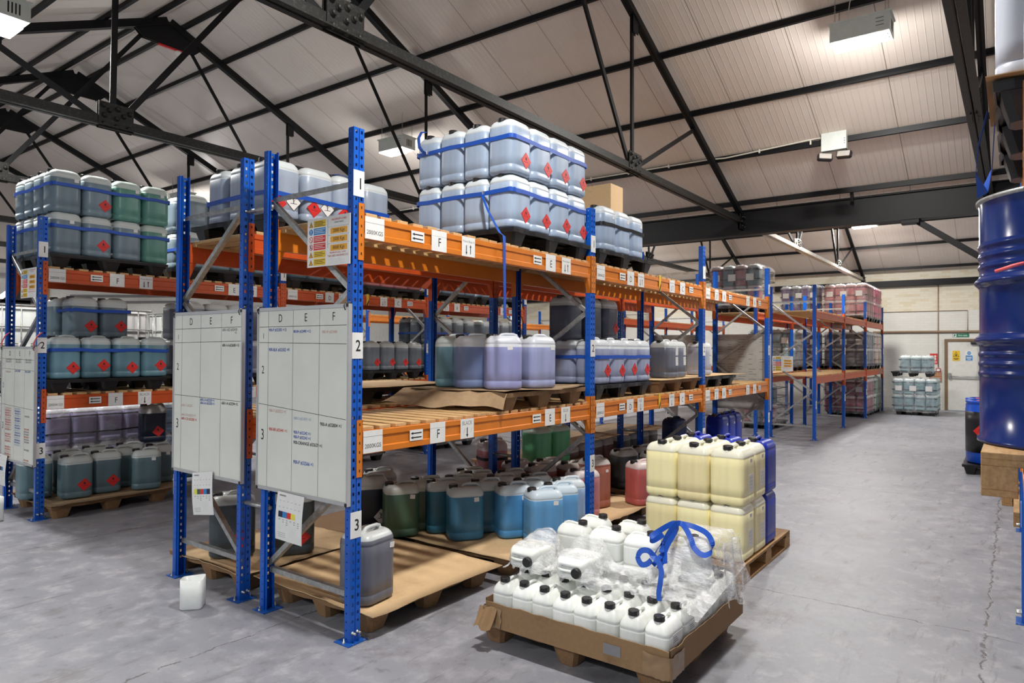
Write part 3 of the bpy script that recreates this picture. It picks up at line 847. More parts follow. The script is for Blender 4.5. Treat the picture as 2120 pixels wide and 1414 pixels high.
def lbl(kind, val=None):
    """sticker meshes on a beam face, lower left corner at the origin, facing -Y"""
    mb = MB(); o = (0, -0.0022, 0)
    if kind == 'kgs':
        mb.box(0, .155, -0.0022, -0.001, -0.135, 0.0, 'white'); mb.text(o, B_R, B_U, .012, -.105, .036, '2000KGS', 'ink', .0004, False, .95)
        mb.rect(o, B_R, B_U, 0.0, -.037, .155, -.035, 'greyink', .0004)
    elif kind in ('arrL', 'arrR'):
        mb.box(0, .12, -0.0022, -0.001, -0.10, -.030, 'white')
        for z in (-.052, -.080):
            if kind == 'arrL': mb.poly(o, B_R, B_U, [(.008, z), (.030, z - .010), (.030, z - .004), (.108, z - .004), (.108, z + .004), (.030, z + .004), (.030, z + .010)], 'ink', .0004)
            else: mb.poly(o, B_R, B_U, [(.112, z), (.090, z + .010), (.090, z + .004), (.012, z + .004), (.012, z - .004), (.090, z - .004), (.090, z - .010)], 'ink', .0004)
    elif kind == 'letter':
        mb.box(0, .15, -0.0022, -0.001, -0.137, 0.002, 'white'); mb.text(o, B_R, B_U, .078, -.105, .085, val, 'ink', .0004, True, .8)
        mb.rect(o, B_R, B_U, 0.0, -.037, .15, -.035, 'paleink', .0004)
    elif kind == 'updown':
        mb.box(0, .145, -0.0022, -0.001, -0.137, 0.002, 'white'); mb.text(o, B_R, B_U, .072, -.038, .024, val, 'greyink', .0004)
        for x, s in ((.05, -1), (.095, 1)):
            mid = -.088
            mb.poly(o, B_R, B_U, [(x - .004, mid - .03), (x + .004, mid - .03), (x + .004, mid + .03), (x - .004, mid + .03)], 'ink', .0004)
            mb.poly(o, B_R, B_U, [(x - .010, mid + s * .018), (x, mid + s * .038), (x + .010, mid + s * .018)][::-s], 'ink', .0006)
    elif kind == 'down':
        mb.box(0, .145, -0.0022, -0.001, -0.137, 0.002, 'white'); mb.text(o, B_R, B_U, .072, -.042, .040, val, 'greyink', .0004, True, .9)
        mb.poly(o, B_R, B_U, [(.068, -.12), (.077, -.12), (.077, -.06), (.068, -.06)], 'ink', .0004); mb.poly(o, B_R, B_U, [(.060, -.108), (.0725, -.13), (.085, -.108)], 'ink', .0006)
        for x in (.03, .105): mb.poly(o, B_R, B_U, [(x, -.10), (x + .004, -.10), (x + .02, -.065), (x + .016, -.065)], 'paleink', .0004)
    elif kind == 'tape':
        mb.box(0, .05, -0.0022, -0.001, -0.14, 0.03, 'yellow'); mb.poly(o, B_R, B_U, [(.0, -.14), (.03, -.14), (.05, -.09), (.05, -.05)], 'ink', .0004)
    return mb.mesh('beam_label')
_lc = {}
def lblm(kind, val=None):
    if (kind, val) not in _lc: _lc[(kind, val)] = lbl(kind, val)
    return _lc[(kind, val)]
SETS = [
    [('kgs', None, .01), ('arrL', 0, .40), ('letter', 'F', .59), ('T', 'BLACK', .90), ('arrL', 0, 1.79), ('letter', 'E', 1.97), ('T', 'BLUE', 2.22)],
    [('kgs', None, .03), ('arrL', 0, .49), ('letter', 'D', .65), ('T', 'RED', .89), ('tape', None, 1.41), ('T', 'GREEN', 1.69), ('letter', 'C', 1.99), ('arrR', 0, 2.27)],
    [('kgs', None, .01), ('T', 'WHITE', .33), ('letter', 'B', .61), ('arrR', 0, .87), ('T', 'PINK', 1.62), ('letter', 'A', 1.94), ('arrR', 0, 2.20)]]
def rack(label, x0, y0, nb, levels=(1.24, 2.533), bm='orange', flip=False, stickers=None, spacer=False, numbers=True, decks=True, where='', nbr_face='front', dcols=None):
    """one row of racking; flip=True has its picking face towards +Y"""
    t = thing('pallet_rack', label, 'racking', (x0, y0, 0))
    for k in range(nb + 1):
        X = k * BAY
        for rear in (False, True):
            u = put(UPM, 'upright', t, (X + (0.08 if rear else 0), FD if rear else 0, 0), (0, 0, PI if rear else 0))
            put(PLM, 'base_plate', u)
            if numbers and (rear == flip):
                for n, z in (('1', 2.64), ('2', 1.675), ('3', 0.615)): put(NUM[n], 'number_label', u, (-0.0015 if k == 0 else 0.0, -0.0005, z))
        for nm, me in BR[flip]: put(me, nm, t, (X, 0, 0))
        if spacer:
            for z in (2.68, 0.67):
                mb = MB(); mb.tube([(0.04, FD - .05, z), (0.04, FD + 0.28, z)], 0.016, 'galv', 10); mb.build('row_spacer', t, (X, 0, 0))
        if k < nb:
            for li, z in enumerate(levels):
                for rear in (False, True):
                    b = put(BM[bm][0], 'beam', t, (X + (0.08 if not rear else 2.80), FD - 0.0 if rear else 0.0, z), (0, 0, PI if rear else 0))
                    put(BM[bm][1], 'connector', b); put(BM[bm][2], 'connector', b)
                    if stickers and rear == flip:
                        for kind, val, xx in SETS[(k) % 3]:
                            if kind == 'T':
                                kind, val = (('updown', 'Mono Base 4') if li == len(levels) - 1 else ('down', val))
                            elif kind in ('arrL', 'arrR'): val = None
                            put(lblm(kind, val), 'beam_label', b, (xx, -0.0002, 0))
                if decks:
                    dk = put(DECKM[(k + li) % 3], 'timber_deck', None, (x0 + X + 0.08, y0 + 0.008, z + 0.0))
                    tag(dk, 'slatted pine deck on the %s beams, %s bay of the %s' % ('upper' if li == len(levels) - 1 else 'lower', ORD[k], where), 'shelf deck', 'slatted timber decks on the racking')
    return t
YB = 1.135; YC = 4.73
rack('front row of blue racking with bright orange beams, labelled A to F', 0, 0, 3, stickers=True, spacer=True, where='front rack row')
rack('second rack row standing back to back with the front row', 0, YB, 3, flip=True, bm='orange_old', where='second rack row')
rack('third rack row across the aisle, loaded with grey teal jerrycans', 0, YC, 3, stickers=True, bm='orange_old', where='third rack row')
rack('far rack row in line with the front row beyond the cross aisle', 11.58, 0, 3, bm='orange_old', where='far front row')
rack('far rack row back to back with the far front row', 11.58, YB, 3, flip=True, bm='orange_old', where='far second row')
rack('distant rack row in line with the third row', 11.58, YC, 3, bm='orange_old', where='distant third row')
rack('rearmost rack row near the white end wall', 8.1, 9.0, 3, bm='orange', where='rearmost row')
rack('rack row along the right edge of the aisle holding the drum', 0, -3.17 - FD, 3, flip=True, bm='orange', where='right hand row')
# ================================================================ JERRYCANS
def rrect(w, d, r, n=10):
    """rounded rectangle outline, counter-clockwise"""
    pts = []
    for cx, cy, a0 in ((w / 2 - r, d / 2 - r, 0), (-w / 2 + r, d / 2 - r, PI / 2), (-w / 2 + r, -d / 2 + r, PI), (w / 2 - r, -d / 2 + r, 1.5 * PI)):
        for k in range(n):
            a = a0 + PI / 2 * k / (n - 1)
            pts.append((cx + r * math.cos(a), cy + r * math.sin(a)))
    return pts
def sstep(a, b, x):
    t = max(0, min(1, (x - a) / (b - a))); return t * t * (3 - 2 * t)
def can_mesh(W, Dp, Ht, rc=0.066, n=7, bulge=0.0, hs=1.0, neck=0.0):
    mb = MB()
    prof = [(0.0, 0.040), (0.0, 0.028), (0.004, 0.014), (0.012, 0.005), (0.024, 0.0), (0.066, 0.0), (0.070, 0.0035), (0.074, 0.0), (Ht * .33, -bulge * .6), (Ht * .5, -bulge), (Ht * .66, -bulge * .6), (Ht - .077, 0.0), (Ht - .073, 0.003), (Ht - .069, 0.0), (Ht - .056, 0.002), (Ht - .042, 0.007), (Ht - .028, 0.015), (Ht - .016, 0.026), (Ht - .007, 0.040)]
    V = []
    for z, ins in prof:
        V += [(x, y, z) for x, y in rrect(W - 2 * ins, Dp - 2 * ins, max(0.012, rc - ins * .6), n)]
    m = 4 * n
    top0 = Ht - .006
    def zt(x, y):
        z = top0
        well = sstep(-.045, -.02, x) * (1 - sstep(W / 2 - .045, W / 2 - .02, x)) * (1 - sstep(.034, .056, abs(y)))
        capz = (1 - sstep(-.062, -.042, x)) * (1 - sstep(.040, .062, abs(y)))
        return z - .034 * well - .022 * capz
    for s in (0.93, 0.84, 0.74, 0.63, 0.52, 0.40, 0.27, 0.13, 0.02):
        base = rrect((W - .084), (Dp - .084), max(0.012, rc - .024), n)
        V += [(x * s, y * s, zt(x * s, y * s)) for x, y in base]
    R = len(V) // m
    F = [tuple(range(m))[::-1]]
    for i in range(R - 1):
        for k in range(m):
            F.append((i * m + k, i * m + (k + 1) % m, (i + 1) * m + (k + 1) % m, (i + 1) * m + k))
    F.append(tuple((R - 1) * m + k for k in range(m)))
    mb.add(V, F, 'can', True)
    xh = W / 2 - .028
    hp = [(-.034, 0, Ht - .045), (-.030, 0, Ht - .016), (-.012, 0, Ht + .002), (.02, 0, Ht + .006), (xh - .03, 0, Ht + .005), (xh - .008, 0, Ht - .004), (xh, 0, Ht - .03)]
    mb.tube([(x, y, z - (1 - hs) * .022) for x, y, z in hp], [r * hs for r in (.015, .014, .013, .0125, .0125, .014, .016)], 'can', 8)
    mb.tube([(-W / 2 + .047, 0, Ht - .05), (-W / 2 + .047, 0, Ht - .014 + neck)], .031 * (.8 if hs < 1 else 1), 'can', 14)
    return mb.mesh('body')
def cap_mesh(r, h):
    mb = MB(); n = 36; V = []; F = []
    for z, rr, tooth in ((0, r, 1), (h * .82, r, 1), (h * .97, r * .93, 0), (h, r * .86, 0)):
        for k in range(n):
            a = 2 * PI * k / n; q = rr * (1.035 if (tooth and k % 3 == 0) else 1.0)
            V.append((q * math.cos(a), q * math.sin(a), z))
    for i in range(3):
        for k in range(n): F.append((i * n + k, i * n + (k + 1) % n, (i + 1) * n + (k + 1) % n, (i + 1) * n + k))
    F.append(tuple(3 * n + k for k in range(n)))
    V += [(r * .6 * math.cos(2 * PI * k / n), r * .6 * math.sin(2 * PI * k / n), h - .002) for k in range(n)]
    mb.add(V, F, 'cap')
    return mb.mesh('cap')
FLAME = [(-.006, -.010), (.006, -.010), (.010, .0), (.006, .010), (.004, .004), (.0, .020), (-.005, .008), (-.008, .010), (-.010, .0)]
def diamond_mesh(kind, s=.068):
    mb = MB(); o = (0, 0, 0); r, u = (1, 0, 0), (0, 0, 1)
    out = [(0, -s), (s, 0), (0, s), (-s, 0)]
    inn = [(a * .93, b * .93) for a, b in out]
    V = [(a, 0, b) for a, b in out] + [(a, .0012, b) for a, b in out]
    mb.add(V, [(0, 1, 2, 3), (7, 6, 5, 4), (0, 4, 5, 1), (1, 5, 6, 2), (2, 6, 7, 3), (3, 7, 4, 0)], 'ink' if kind == 'white' else 'red')
    if kind == 'white':
        mb.poly(o, r, u, inn, 'white', .0004)
        mb.poly(o, r, u, [(-.03, -.014), (.03, -.014), (.028, -.010), (-.028, -.010)], 'ink', .0008)
        mb.poly(o, r, u, [(-.004, -.012), (.004, -.012), (.002, .03), (-.002, .03)], 'ink', .0008)
        for a, b, c in ((.0, .002, 1), (0, .010, -1), (0, .016, 1), (0, .020, -1)):
            mb.poly(o, r, u, [(a, b), (a + c * .018, b + .018), (a + c * .015, b + .019), (a, b + .005)][::c], 'ink', .0008)
    else:
        mb.poly(o, r, u, [(a * .90, b * .90) for a, b in out], 'ink', .0003); mb.poly(o, r, u, [(a * .88, b * .88) for a, b in out], 'red', .0006)
        mb.poly(o, r, u, [(a * 1.0, b * 1.0 + .016) for a, b in FLAME], 'ink', .0009)
        mb.rect(o, r, u, -.013, .001, .013, .003, 'ink', .0009)
        mb.rect(o, r, u, -.030, -.012, .030, -.009, 'ink', .0009)
    return mb.mesh('hazard_label')
def sticker_mesh(w, h, lines):
    mb = MB(); mb.box(-w / 2, w / 2, 0, .0012, -h / 2, h / 2, 'white')
    o, r, u = (0, 0, 0), (1, 0, 0), (0, 0, 1)
    for k in range(lines):
        z = h / 2 - h * (k + .7) / (lines + .4)
        mb.rect(o, r, u, -w * .4, z - h * .02, w * (.4 if k % 2 else .25), z + h * .02, 'paleink' if lines < 5 else 'greyink', .0004)
    return mb.mesh('sticker')
CW, CD, CH = 0.292, 0.258, 0.442
BODY = can_mesh(CW, CD, CH)
CAP = cap_mesh(.037, .030)
DIAM = diamond_mesh('red'); DIAW = diamond_mesh('white')
STK = sticker_mesh(.042, .034, 2); STKL = sticker_mesh(.055, .10, 6); STKS = sticker_mesh(.035, .025, 1)
NCAN = [0]
def cfull(o, color, fill):
    o.color = (*color, fill)
def can(x, y, z, rz, color, fill, label, group=None, dia=None, stk=None, bare=False, sz=1.0, capc=True, rnd=0.0, body=None, side=None, diapos=None, tilt=(0, 0)):
    r = random.Random(int(x * 1000) * 31 + int(y * 1000) * 7 + int(z * 100))
    x += r.uniform(-rnd, rnd); y += r.uniform(-rnd, rnd); rz += r.uniform(-rnd, rnd) * 3
    nw = len(label.replace(',', '').split())
    assert 4 <= nw <= 16, (nw, label)
    NCAN[0] += 1
    if bare:
        o = put(body or BODY, 'jerrycan', None, (x, y, z), (0, 0, rz)); o.scale = (1, 1, sz); tag(o, label, 'jerrycan', group); cfull(o, color, fill)
        return o
    t = thing('jerrycan', label, 'jerrycan', (x, y, z), rz, group); t.scale = (1, 1, sz)
    t.rotation_euler = (tilt[0], tilt[1], rz)
    b = put(body or BODY, 'body', t); cfull(b, color, fill)
    if capc:
        put(CAP, 'cap', t, (-CW / 2 + .047, 0, CH - .022), (0, -0.06, r.uniform(0, 2)))
    yf = -CD / 2 - .0022
    if dia == 'mix':
        put(DIAM, 'hazard_label', t, (-.055, yf, .115), (0, .06, 0)); put(DIAW, 'hazard_label', t, (.070, yf, .135), (0, -.04, 0))
    elif dia:
        dx, dz = diapos or (0.055 + r.uniform(-.02, .02), 0.125 + r.uniform(-.015, .015))
        put(DIAM if dia == 'red' else DIAW, 'hazard_label', t, (dx, yf, dz), (0, r.uniform(-.12, .12), 0))
    if stk:
        sp = {'s': (STK, .06 + r.uniform(-.03, .03), .338), 'l': (STKL, .07, .20), 'c': (STK, -.005, .325), 'x': (STKS, .06, .33)}[stk]
        put(sp[0], 'sticker', t, (sp[1], yf, sp[2]), (0, r.uniform(-.12, .12), 0))
        if stk == 'l': put(STKL, 'sticker', t, (.07, yf, .32))
    if side == 'l':
        put(STKL, 'sticker', t, (CW / 2 + .0022 - CW / 2 * 0 + 0, 0, .15), (0, 0, PI / 2))
    return t
PALE = (.37, .46, .60); TEAL = (.14, .21, .25); TEAL2 = (.13, .26, .32); PURP = (.27, .29, .52); SKY = (.07, .26, .52); SKY2 = (.13, .36, .66)
GREEN = (.06, .12, .07); MINT = (.13, .50, .25); RED = (.55, .13, .12); PINK = (.55, .22, .24); DARK = (.028, .034, .055); BROWN = (.28, .09, .07)
YEL = (.97, .87, .50); SOLID = (.006, .03, .38); GREY = (.17, .175, .22); DGREEN = (.12, .31, .26)
def grid_cans(place, color, x0, y0, z0, nx, ny, nl, fill=.80, px=.297, py=.265, dia=None, stk=None, colors=None, group=None, face='both', word=None, bare=False, rnd=.004, cname='pale blue', pz=.437, diaw=None, sides=True, words=None):
    """rows along X and Y; builds only the cans that stand on the faces towards the camera (low X, low Y)"""
    for l in range(nl):
        for i in range(nx):
            for j in range(ny):
                if not (i == 0 or j == 0): continue
                if not sides and j > 0: continue
                lay = '' if nl == 1 else ('upper layer, ' if l == nl - 1 else 'lower layer, ')
                if j == 0: pos = ('corner' if (i == 0 and ny > 1 and sides) else ORD[i] + ' from left')
                else: pos = ORD[j] + ' along left side'
                c = color; cn = cname
                if colors: c, cn = colors(i, j, l)
                lab = '%s jerrycan, %s%s, %s' % (cn, lay, pos, place)
                can(x0 + CW / 2 + i * px, y0 + CD / 2 + j * py, z0 + l * pz, 0, c, fill, lab, group or 'jerrycans ' + place,
                    dia=(('red' if i == 1 else None) if dia == 'col1' else (dia if j == 0 and dia else None)), stk=(None if dia == 'col1' and i == 1 else stk), bare=bare, rnd=rnd)
# -------------------------------------------------- straps
def strap(name, label, path, w=.034, t=.002, mat='strap', ups=(0, 0, 1), closed=False, group=None, buckle=None):
    mb = MB(); mb.ribbon(path, ups, w, t, mat, closed)
    if buckle:
        o = thing(name, label, 'strap', buckle, 0, group)
        b = mb.build('band', o); b.location = (-buckle[0], -buckle[1], -buckle[2])
        m2 = MB(); m2.bbox(-.018, .018, -.006, .002, -.016, .016, 'steel', .003); m2.build('buckle', o)
        return o
    return tag(mb.build(name), label, 'strap', group)
def band_path(x0, x1, y0, y1, z, r=.06, sag=.006, n=6, seed=0):
    rnd = random.Random(seed); pts = []
    base = [(x + (x0 + x1) / 2, y + (y0 + y1) / 2) for x, y in rrect(x1 - x0, y1 - y0, r, n)]
    out = []
    m = len(base)
    for i in range(m):
        a, b = base[i], base[(i + 1) % m]
        L = math.hypot(b[0] - a[0], b[1] - a[1]); k = max(1, int(L / .12))
        for q in range(k):
            f = q / k
            out.append((a[0] + (b[0] - a[0]) * f, a[1] + (b[1] - a[1]) * f, z + rnd.uniform(-sag, sag)))
    return out
# -------------------------------------------------- pallets
def nest_pallet_meshes(mat, W=1.2, Dp=1.0, wob=0.0, seed=0):
    rnd = random.Random(seed); mb = MB()
    n = 16
    edge = []
    for (a, b) in (((0, 0), (W, 0)), ((W, 0), (W, Dp)), ((W, Dp), (0, Dp)), ((0, Dp), (0, 0))):
        for k in range(n):
            f = k / n; x = a[0] + (b[0] - a[0]) * f; y = a[1] + (b[1] - a[1]) * f
            nx, ny = (b[1] - a[1]), -(b[0] - a[0]); L = math.hypot(nx, ny)
            q = -0.012 * (1 if (k % 5 in (2, 3)) else 0) + rnd.uniform(-wob, wob)
            edge.append((x + nx / L * q, y + ny / L * q))
    m = len(edge)
    rings = [(0.0, .140), (0.0, .132), (0.004, .104), (0.012, .104), (0.012, .125)]
    V = []
    for ins, z in rings:
        for x, y in edge:
            V.append((x + (W / 2 - x) * ins * 1.6, y + (Dp / 2 - y) * ins * 1.6, z + rnd.uniform(-wob, wob) * .5))
    F = [tuple(range(m))]
    for i in range(len(rings) - 1):
        for k in range(m): F.append((i * m + k, (i + 1) * m + k, (i + 1) * m + (k + 1) % m, i * m + (k + 1) % m))
    F.append(tuple((len(rings) - 1) * m + k for k in range(m))[::-1])
    mb.add(V, F, mat)
    for k in range(1, 6): mb.box(.05, W - .05, Dp * k / 6 - .006, Dp * k / 6 + .006, .108, .126, mat)
    deck = mb.mesh('deck')
    fb = MB(); nn = 16; rr = []
    for z, w, dd in ((.112, .19, .16), (.05, .155, .13), (.004, .13, .105), (0, .122, .098)):
        p = rrect(w, dd, .03, 4)
        rr.append([(x * (1 + (.05 if k % 2 else 0)), y * (1 + (.05 if k % 2 else 0)), z) for k, (x, y) in enumerate(p)])
    V = [p for r in rr for p in r]
    F = [(i * nn + k, (i + 1) * nn + k, (i + 1) * nn + (k + 1) % nn, i * nn + (k + 1) % nn) for i in range(3) for k in range(nn)] + [tuple(3 * nn + k for k in range(nn))[::-1]]
    fb.add(V, F, mat)
    foot = fb.mesh('foot')
    return deck, foot
NEST = {('black', False): nest_pallet_meshes('black'), ('chip', False): nest_pallet_meshes('chip', wob=.004, seed=3), ('black', True): nest_pallet_meshes('black', 1.0, 1.2), ('chip', True): nest_pallet_meshes('chip', 1.1, 1.2, wob=.004, seed=4)}
def nest_pallet(kind, x, y, z, label, turn=False, rz=0.0, group=None):
    deck, foot = NEST[(kind, turn)]
    W, Dp = (1.2, 1.0) if not turn else ((1.0, 1.2) if kind == 'black' else (1.1, 1.2))
    t = thing('plastic_pallet' if kind == 'black' else 'pressed_wood_pallet', label, 'pallet', (x, y, z), rz, group)
    put(deck, 'deck', t)
    for i in range(3):
        for j in range(3): put(foot, 'foot', t, (.11 + i * (W - .22) / 2, .10 + j * (Dp - .20) / 2, 0))
    return t
def sheet(x0, x1, y0, y1, z, label, seed=0, mat='card', curl=.012, cat='cardboard sheet', nu=14, nv=12, rz=0, t=.004, rag=.01, fn=None):
    rnd = random.Random(seed); ph = [rnd.uniform(0, 6) for _ in range(6)]
    jx = [rnd.uniform(-rag, rag) for _ in range(nv)]; jy = [rnd.uniform(-rag, rag) for _ in range(nu)]
    jx2 = [rnd.uniform(-rag, rag) for _ in range(nv)]
    def g(u, v, dz):
        i, j = round(u * (nu - 1)), round(v * (nv - 1))
        x = x0 + (x1 - x0) * u + (jx[j] if u == 0 else 0) + (jx2[j] if u == 1 else 0); y = y0 + (y1 - y0) * v + (jy[i] if v == 0 else 0)
        e = max(0, 1 - min(u, v, 1 - u, 1 - v) * 6)
        zz = z + .004 + curl * e * (math.sin(u * 7 + ph[0]) * math.sin(v * 5 + ph[1]) * .5 + (.3 if seed % 2 else -.1))
        if fn: zz += fn(u, v)
        return (x, y, zz + dz)
    mb = MB()
    mb.grid(lambda u, v: g(u, v, t), nu, nv, mat, True)
    b = len(mb.v)
    mb.v += [tuple((p[0], p[1], p[2] - t)) for p in mb.v[:nu * nv]]
    for j in range(nv - 1):
        for i in range(nu - 1):
            mb.f.append([b + j * nu + i, b + (j + 1) * nu + i, b + (j + 1) * nu + i + 1, b + j * nu + i + 1]); mb.mi.append(0); mb.sm.append(True)
    for i in range(nu - 1):
        for a in (0, (nv - 1) * nu):
            mb.f.append([a + i, a + i + 1, b + a + i + 1, b + a + i][::1 if a == 0 else -1]); mb.mi.append(0); mb.sm.append(False)
    for j in range(nv - 1):
        for a in (0, nu - 1):
            mb.f.append([a + j * nu, b + a + j * nu, b + a + (j + 1) * nu, a + (j + 1) * nu][::1 if a == 0 else -1]); mb.mi.append(0); mb.sm.append(False)
    return tag(mb.build('cardboard_sheet' if mat == 'card' else 'kraft_paper'), label, cat)
L1, L2 = 1.24 + .022, 2.533 + .022

# ================================================================ FRONT ROW (A..F)
# bay 1 top: the tall strapped stack
nest_pallet('black', 1.60, 0.0, L2, 'black plastic pallet under the tall strapped stack on the top beams')
grid_cans('of the tall strapped stack', PALE, 1.615, 0.03, L2 + .142, 4, 4, 2, .86, dia='red', px=.294, py=.262, pz=.438)
for l in (0, 1):
    z = L2 + .142 + .428 * l + .30
    strap('ratchet_strap', 'blue strap round the %s layer of the tall stack above the orange beam' % ('lower' if l == 0 else 'upper'), band_path(1.610, 2.795, .024, 1.09, z, .05, .005, 6, l), closed=True, group=None,
          buckle=(1.604, .31 if l == 0 else .93, z))
zt_ = L2 + .142 + .30
strap('strap_tail', 'long blue strap tail hanging from the tall stack over the top beam', [(1.60, .31, zt_), (1.585, .30, zt_ - .04), (1.56, .22, zt_ - .17), (1.50, .06, zt_ - .36), (1.46, -.012, 2.60), (1.455, -.02, 2.52), (1.455, -.022, 2.30), (1.46, -.022, 2.12), (1.455, -.024, 2.04), (1.462, -.022, 1.97)],
      ups=[(1, 0, 0)] * 3 + [(1, .0, 0)] * 7, w=.03)
strap('strap_end', 'loose blue strap loop hanging on the tall stack, back left corner', [(1.602, .93, z), (1.59, .97, z + .01), (1.585, 1.01, z + .06), (1.585, 1.02, z + .14), (1.60, 1.0, z + .19), (1.64, .98, z + .20)], ups=[(0, 1, .3)] * 6)
# bay 2 top
nest_pallet('black', 2.96, 0.0, L2, 'black plastic pallet beside the second upright on the top beams')
grid_cans('single strapped layer on top beams', PALE, 3.08, 0.03, L2 + .142, 3, 3, 1, .84, stk='s', px=.310, cname='grey blue')
strap('ratchet_strap', 'dark strap round the single layer on the top beams', band_path(3.075, 4.0, .024, .82, L2 + .142 + .26, .05, .004, 6, 5), closed=True, mat='tapeblack')
mb = MB(); mb.bbox(0, .30, 0, .40, 0, 1.08, 'card'); t = thing('tall_carton', 'tall brown carton standing behind the strapped stack on the top beams', 'box', (4.20, .55, L2)); mb.build('carton_box', t)
mb = MB(); mb.rect((0, -.001, .25), B_R, B_U, .0, 0, .10, .3, 'white'); mb.build('paper_label', t)
# bay 1 middle: purple cans on a pressed wood pallet with torn paper
nest_pallet('chip', 1.46, -0.03, L1, 'pressed wood pallet under the purple jerrycans, second position')
sheet(1.44, 2.66, -.05, .95, L1 + .14, 'torn kraft paper sheet under the purple jerrycans', 5, 'craft', .02, 'paper', rag=.022)
mb = MB()
def flap(u, v):
    y = 1.05 - 1.10 * u
    x = 1.46 - .16 * v * (1 - .5 * u) - .03 * math.sin(u * 5) * v - .10 * v * v * (1 - u)
    z = L1 + .145 - .115 * v ** 1.3 - .012 * math.sin(u * 9 + v * 4) * v + .006 * math.sin(u * 23)
    return (x, y, z)
mb.grid(flap, 26, 9, 'craft'); b0 = len(mb.v); mb.grid(lambda u, v: (flap(u, v)[0] + .003, flap(u, v)[1], flap(u, v)[2] - .002), 26, 9, 'craft')
tag(mb.build('kraft_paper'), 'crumpled brown paper flap hanging off the purple cans pallet', 'paper')
zz = L1 + .15
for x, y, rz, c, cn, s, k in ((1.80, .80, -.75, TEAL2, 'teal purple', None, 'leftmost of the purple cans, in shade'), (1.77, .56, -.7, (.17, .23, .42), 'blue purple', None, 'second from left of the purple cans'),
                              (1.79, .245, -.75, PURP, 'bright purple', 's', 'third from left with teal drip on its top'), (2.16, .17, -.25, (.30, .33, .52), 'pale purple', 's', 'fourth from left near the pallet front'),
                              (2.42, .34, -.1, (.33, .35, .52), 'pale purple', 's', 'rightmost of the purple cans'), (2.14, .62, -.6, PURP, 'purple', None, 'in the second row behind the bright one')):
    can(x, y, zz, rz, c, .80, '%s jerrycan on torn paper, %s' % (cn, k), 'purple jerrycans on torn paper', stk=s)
# bay 2 middle
nest_pallet('black', 2.95, 0.02, L1, 'black plastic pallet in the middle level of the second bay')
grid_cans('strapped on middle level', (.30, .33, .46), 3.02, .05, L1 + .142, 4, 3, 1, .80, dia='red', px=.30, cname='lilac blue', group='lilac jerrycans on the middle level')
for k, (x, y, d) in enumerate(((3.17, .50, None), (3.50, .46, None), (3.82, .44, 'red'))):
    can(x, y, L1 + .142 + .428, 0, (.075, .085, .125), .8, 'dark grey jerrycan stacked on the lilac ones, %s from left' % ORD[k], 'dark jerrycans in the second layer', dia=d)
strap('ratchet_strap', 'blue strap round the lilac jerrycans on the middle level', band_path(3.015, 4.22, .044, .86, L1 + .142 + .265, .05, .003, 6, 8), closed=True)
nest_pallet('chip', 4.36, .02, L1, 'pressed wood pallet with dark labelled cans, right part of second bay')
sheet(4.34, 5.55, .0, 1.0, L1 + .14, 'cardboard sheet under the dark labelled cans', 2, 'card', .006)
for k, (x, y, l) in enumerate(((4.62, .62, None), (4.93, .22, 'l'), (5.24, .25, 'l'))):
    can(x, y, L1 + .149, -.12, (.13, .14, .18), .84, 'dark grey jerrycan with black cap, %s on the cardboard sheet' % ORD[k], None, stk=l)
nest_pallet('black', 5.72, .02, L1, 'black plastic pallet with one labelled can, third bay')
sheet(5.75, 7.3, .0, .95, L1 + .14, 'cardboard sheet jutting over the third bay deck', 3, 'card', .02)
can(6.25, .3, L1 + .149, -.1, (.36, .38, .46), .86, 'single lilac grey jerrycan with two labels behind the third upright', None, stk='l')
# floor, bay 1 left: one grey can
nest_pallet('chip', .13, -.02, 0, 'pressed wood pallet on the floor under the first bay')
sheet(.10, 1.36, -.09, 1.14, .14, 'large tan cardboard sheet under the lone grey can', 1, 'card', .010, rag=.008)
can(.285, .175, .152, .12, (.16, .165, .205), .93, 'lone dark grey jerrycan at the near end upright', None, stk='s', capc=False)
# floor, bay 1 right: blue and green cans
nest_pallet('chip', 1.50, -.05, 0, 'pressed wood pallet on the floor under the sky blue jerrycans')
sheet(1.46, 2.86, -.16, 1.10, .14, 'cardboard sheet under the sky blue jerrycans', 4, 'card', .008)
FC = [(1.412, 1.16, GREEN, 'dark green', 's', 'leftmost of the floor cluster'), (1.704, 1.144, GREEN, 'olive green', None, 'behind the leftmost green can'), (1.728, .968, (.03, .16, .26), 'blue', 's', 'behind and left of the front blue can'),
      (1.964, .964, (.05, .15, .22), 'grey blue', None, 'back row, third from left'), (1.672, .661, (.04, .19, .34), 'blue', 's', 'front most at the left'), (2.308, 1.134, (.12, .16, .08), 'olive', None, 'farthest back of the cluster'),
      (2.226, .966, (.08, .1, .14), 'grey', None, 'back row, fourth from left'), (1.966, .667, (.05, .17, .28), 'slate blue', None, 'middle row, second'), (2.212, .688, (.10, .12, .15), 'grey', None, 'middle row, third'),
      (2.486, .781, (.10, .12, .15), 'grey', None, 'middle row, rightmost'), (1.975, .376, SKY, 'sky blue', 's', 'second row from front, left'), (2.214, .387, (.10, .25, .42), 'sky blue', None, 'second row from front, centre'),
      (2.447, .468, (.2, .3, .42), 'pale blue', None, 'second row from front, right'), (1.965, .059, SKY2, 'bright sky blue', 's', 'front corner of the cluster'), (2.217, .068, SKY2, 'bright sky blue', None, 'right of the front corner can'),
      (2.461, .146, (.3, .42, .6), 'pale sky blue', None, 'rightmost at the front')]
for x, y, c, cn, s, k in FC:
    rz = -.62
    can(x + .095 * math.cos(rz), y + .095 * math.sin(rz) + .0, .152, rz, c, .84 if cn != 'olive green' else .8, '%s jerrycan on floor cardboard, %s' % (cn, k), 'blue and green jerrycans on the floor', stk=s, rnd=.006)
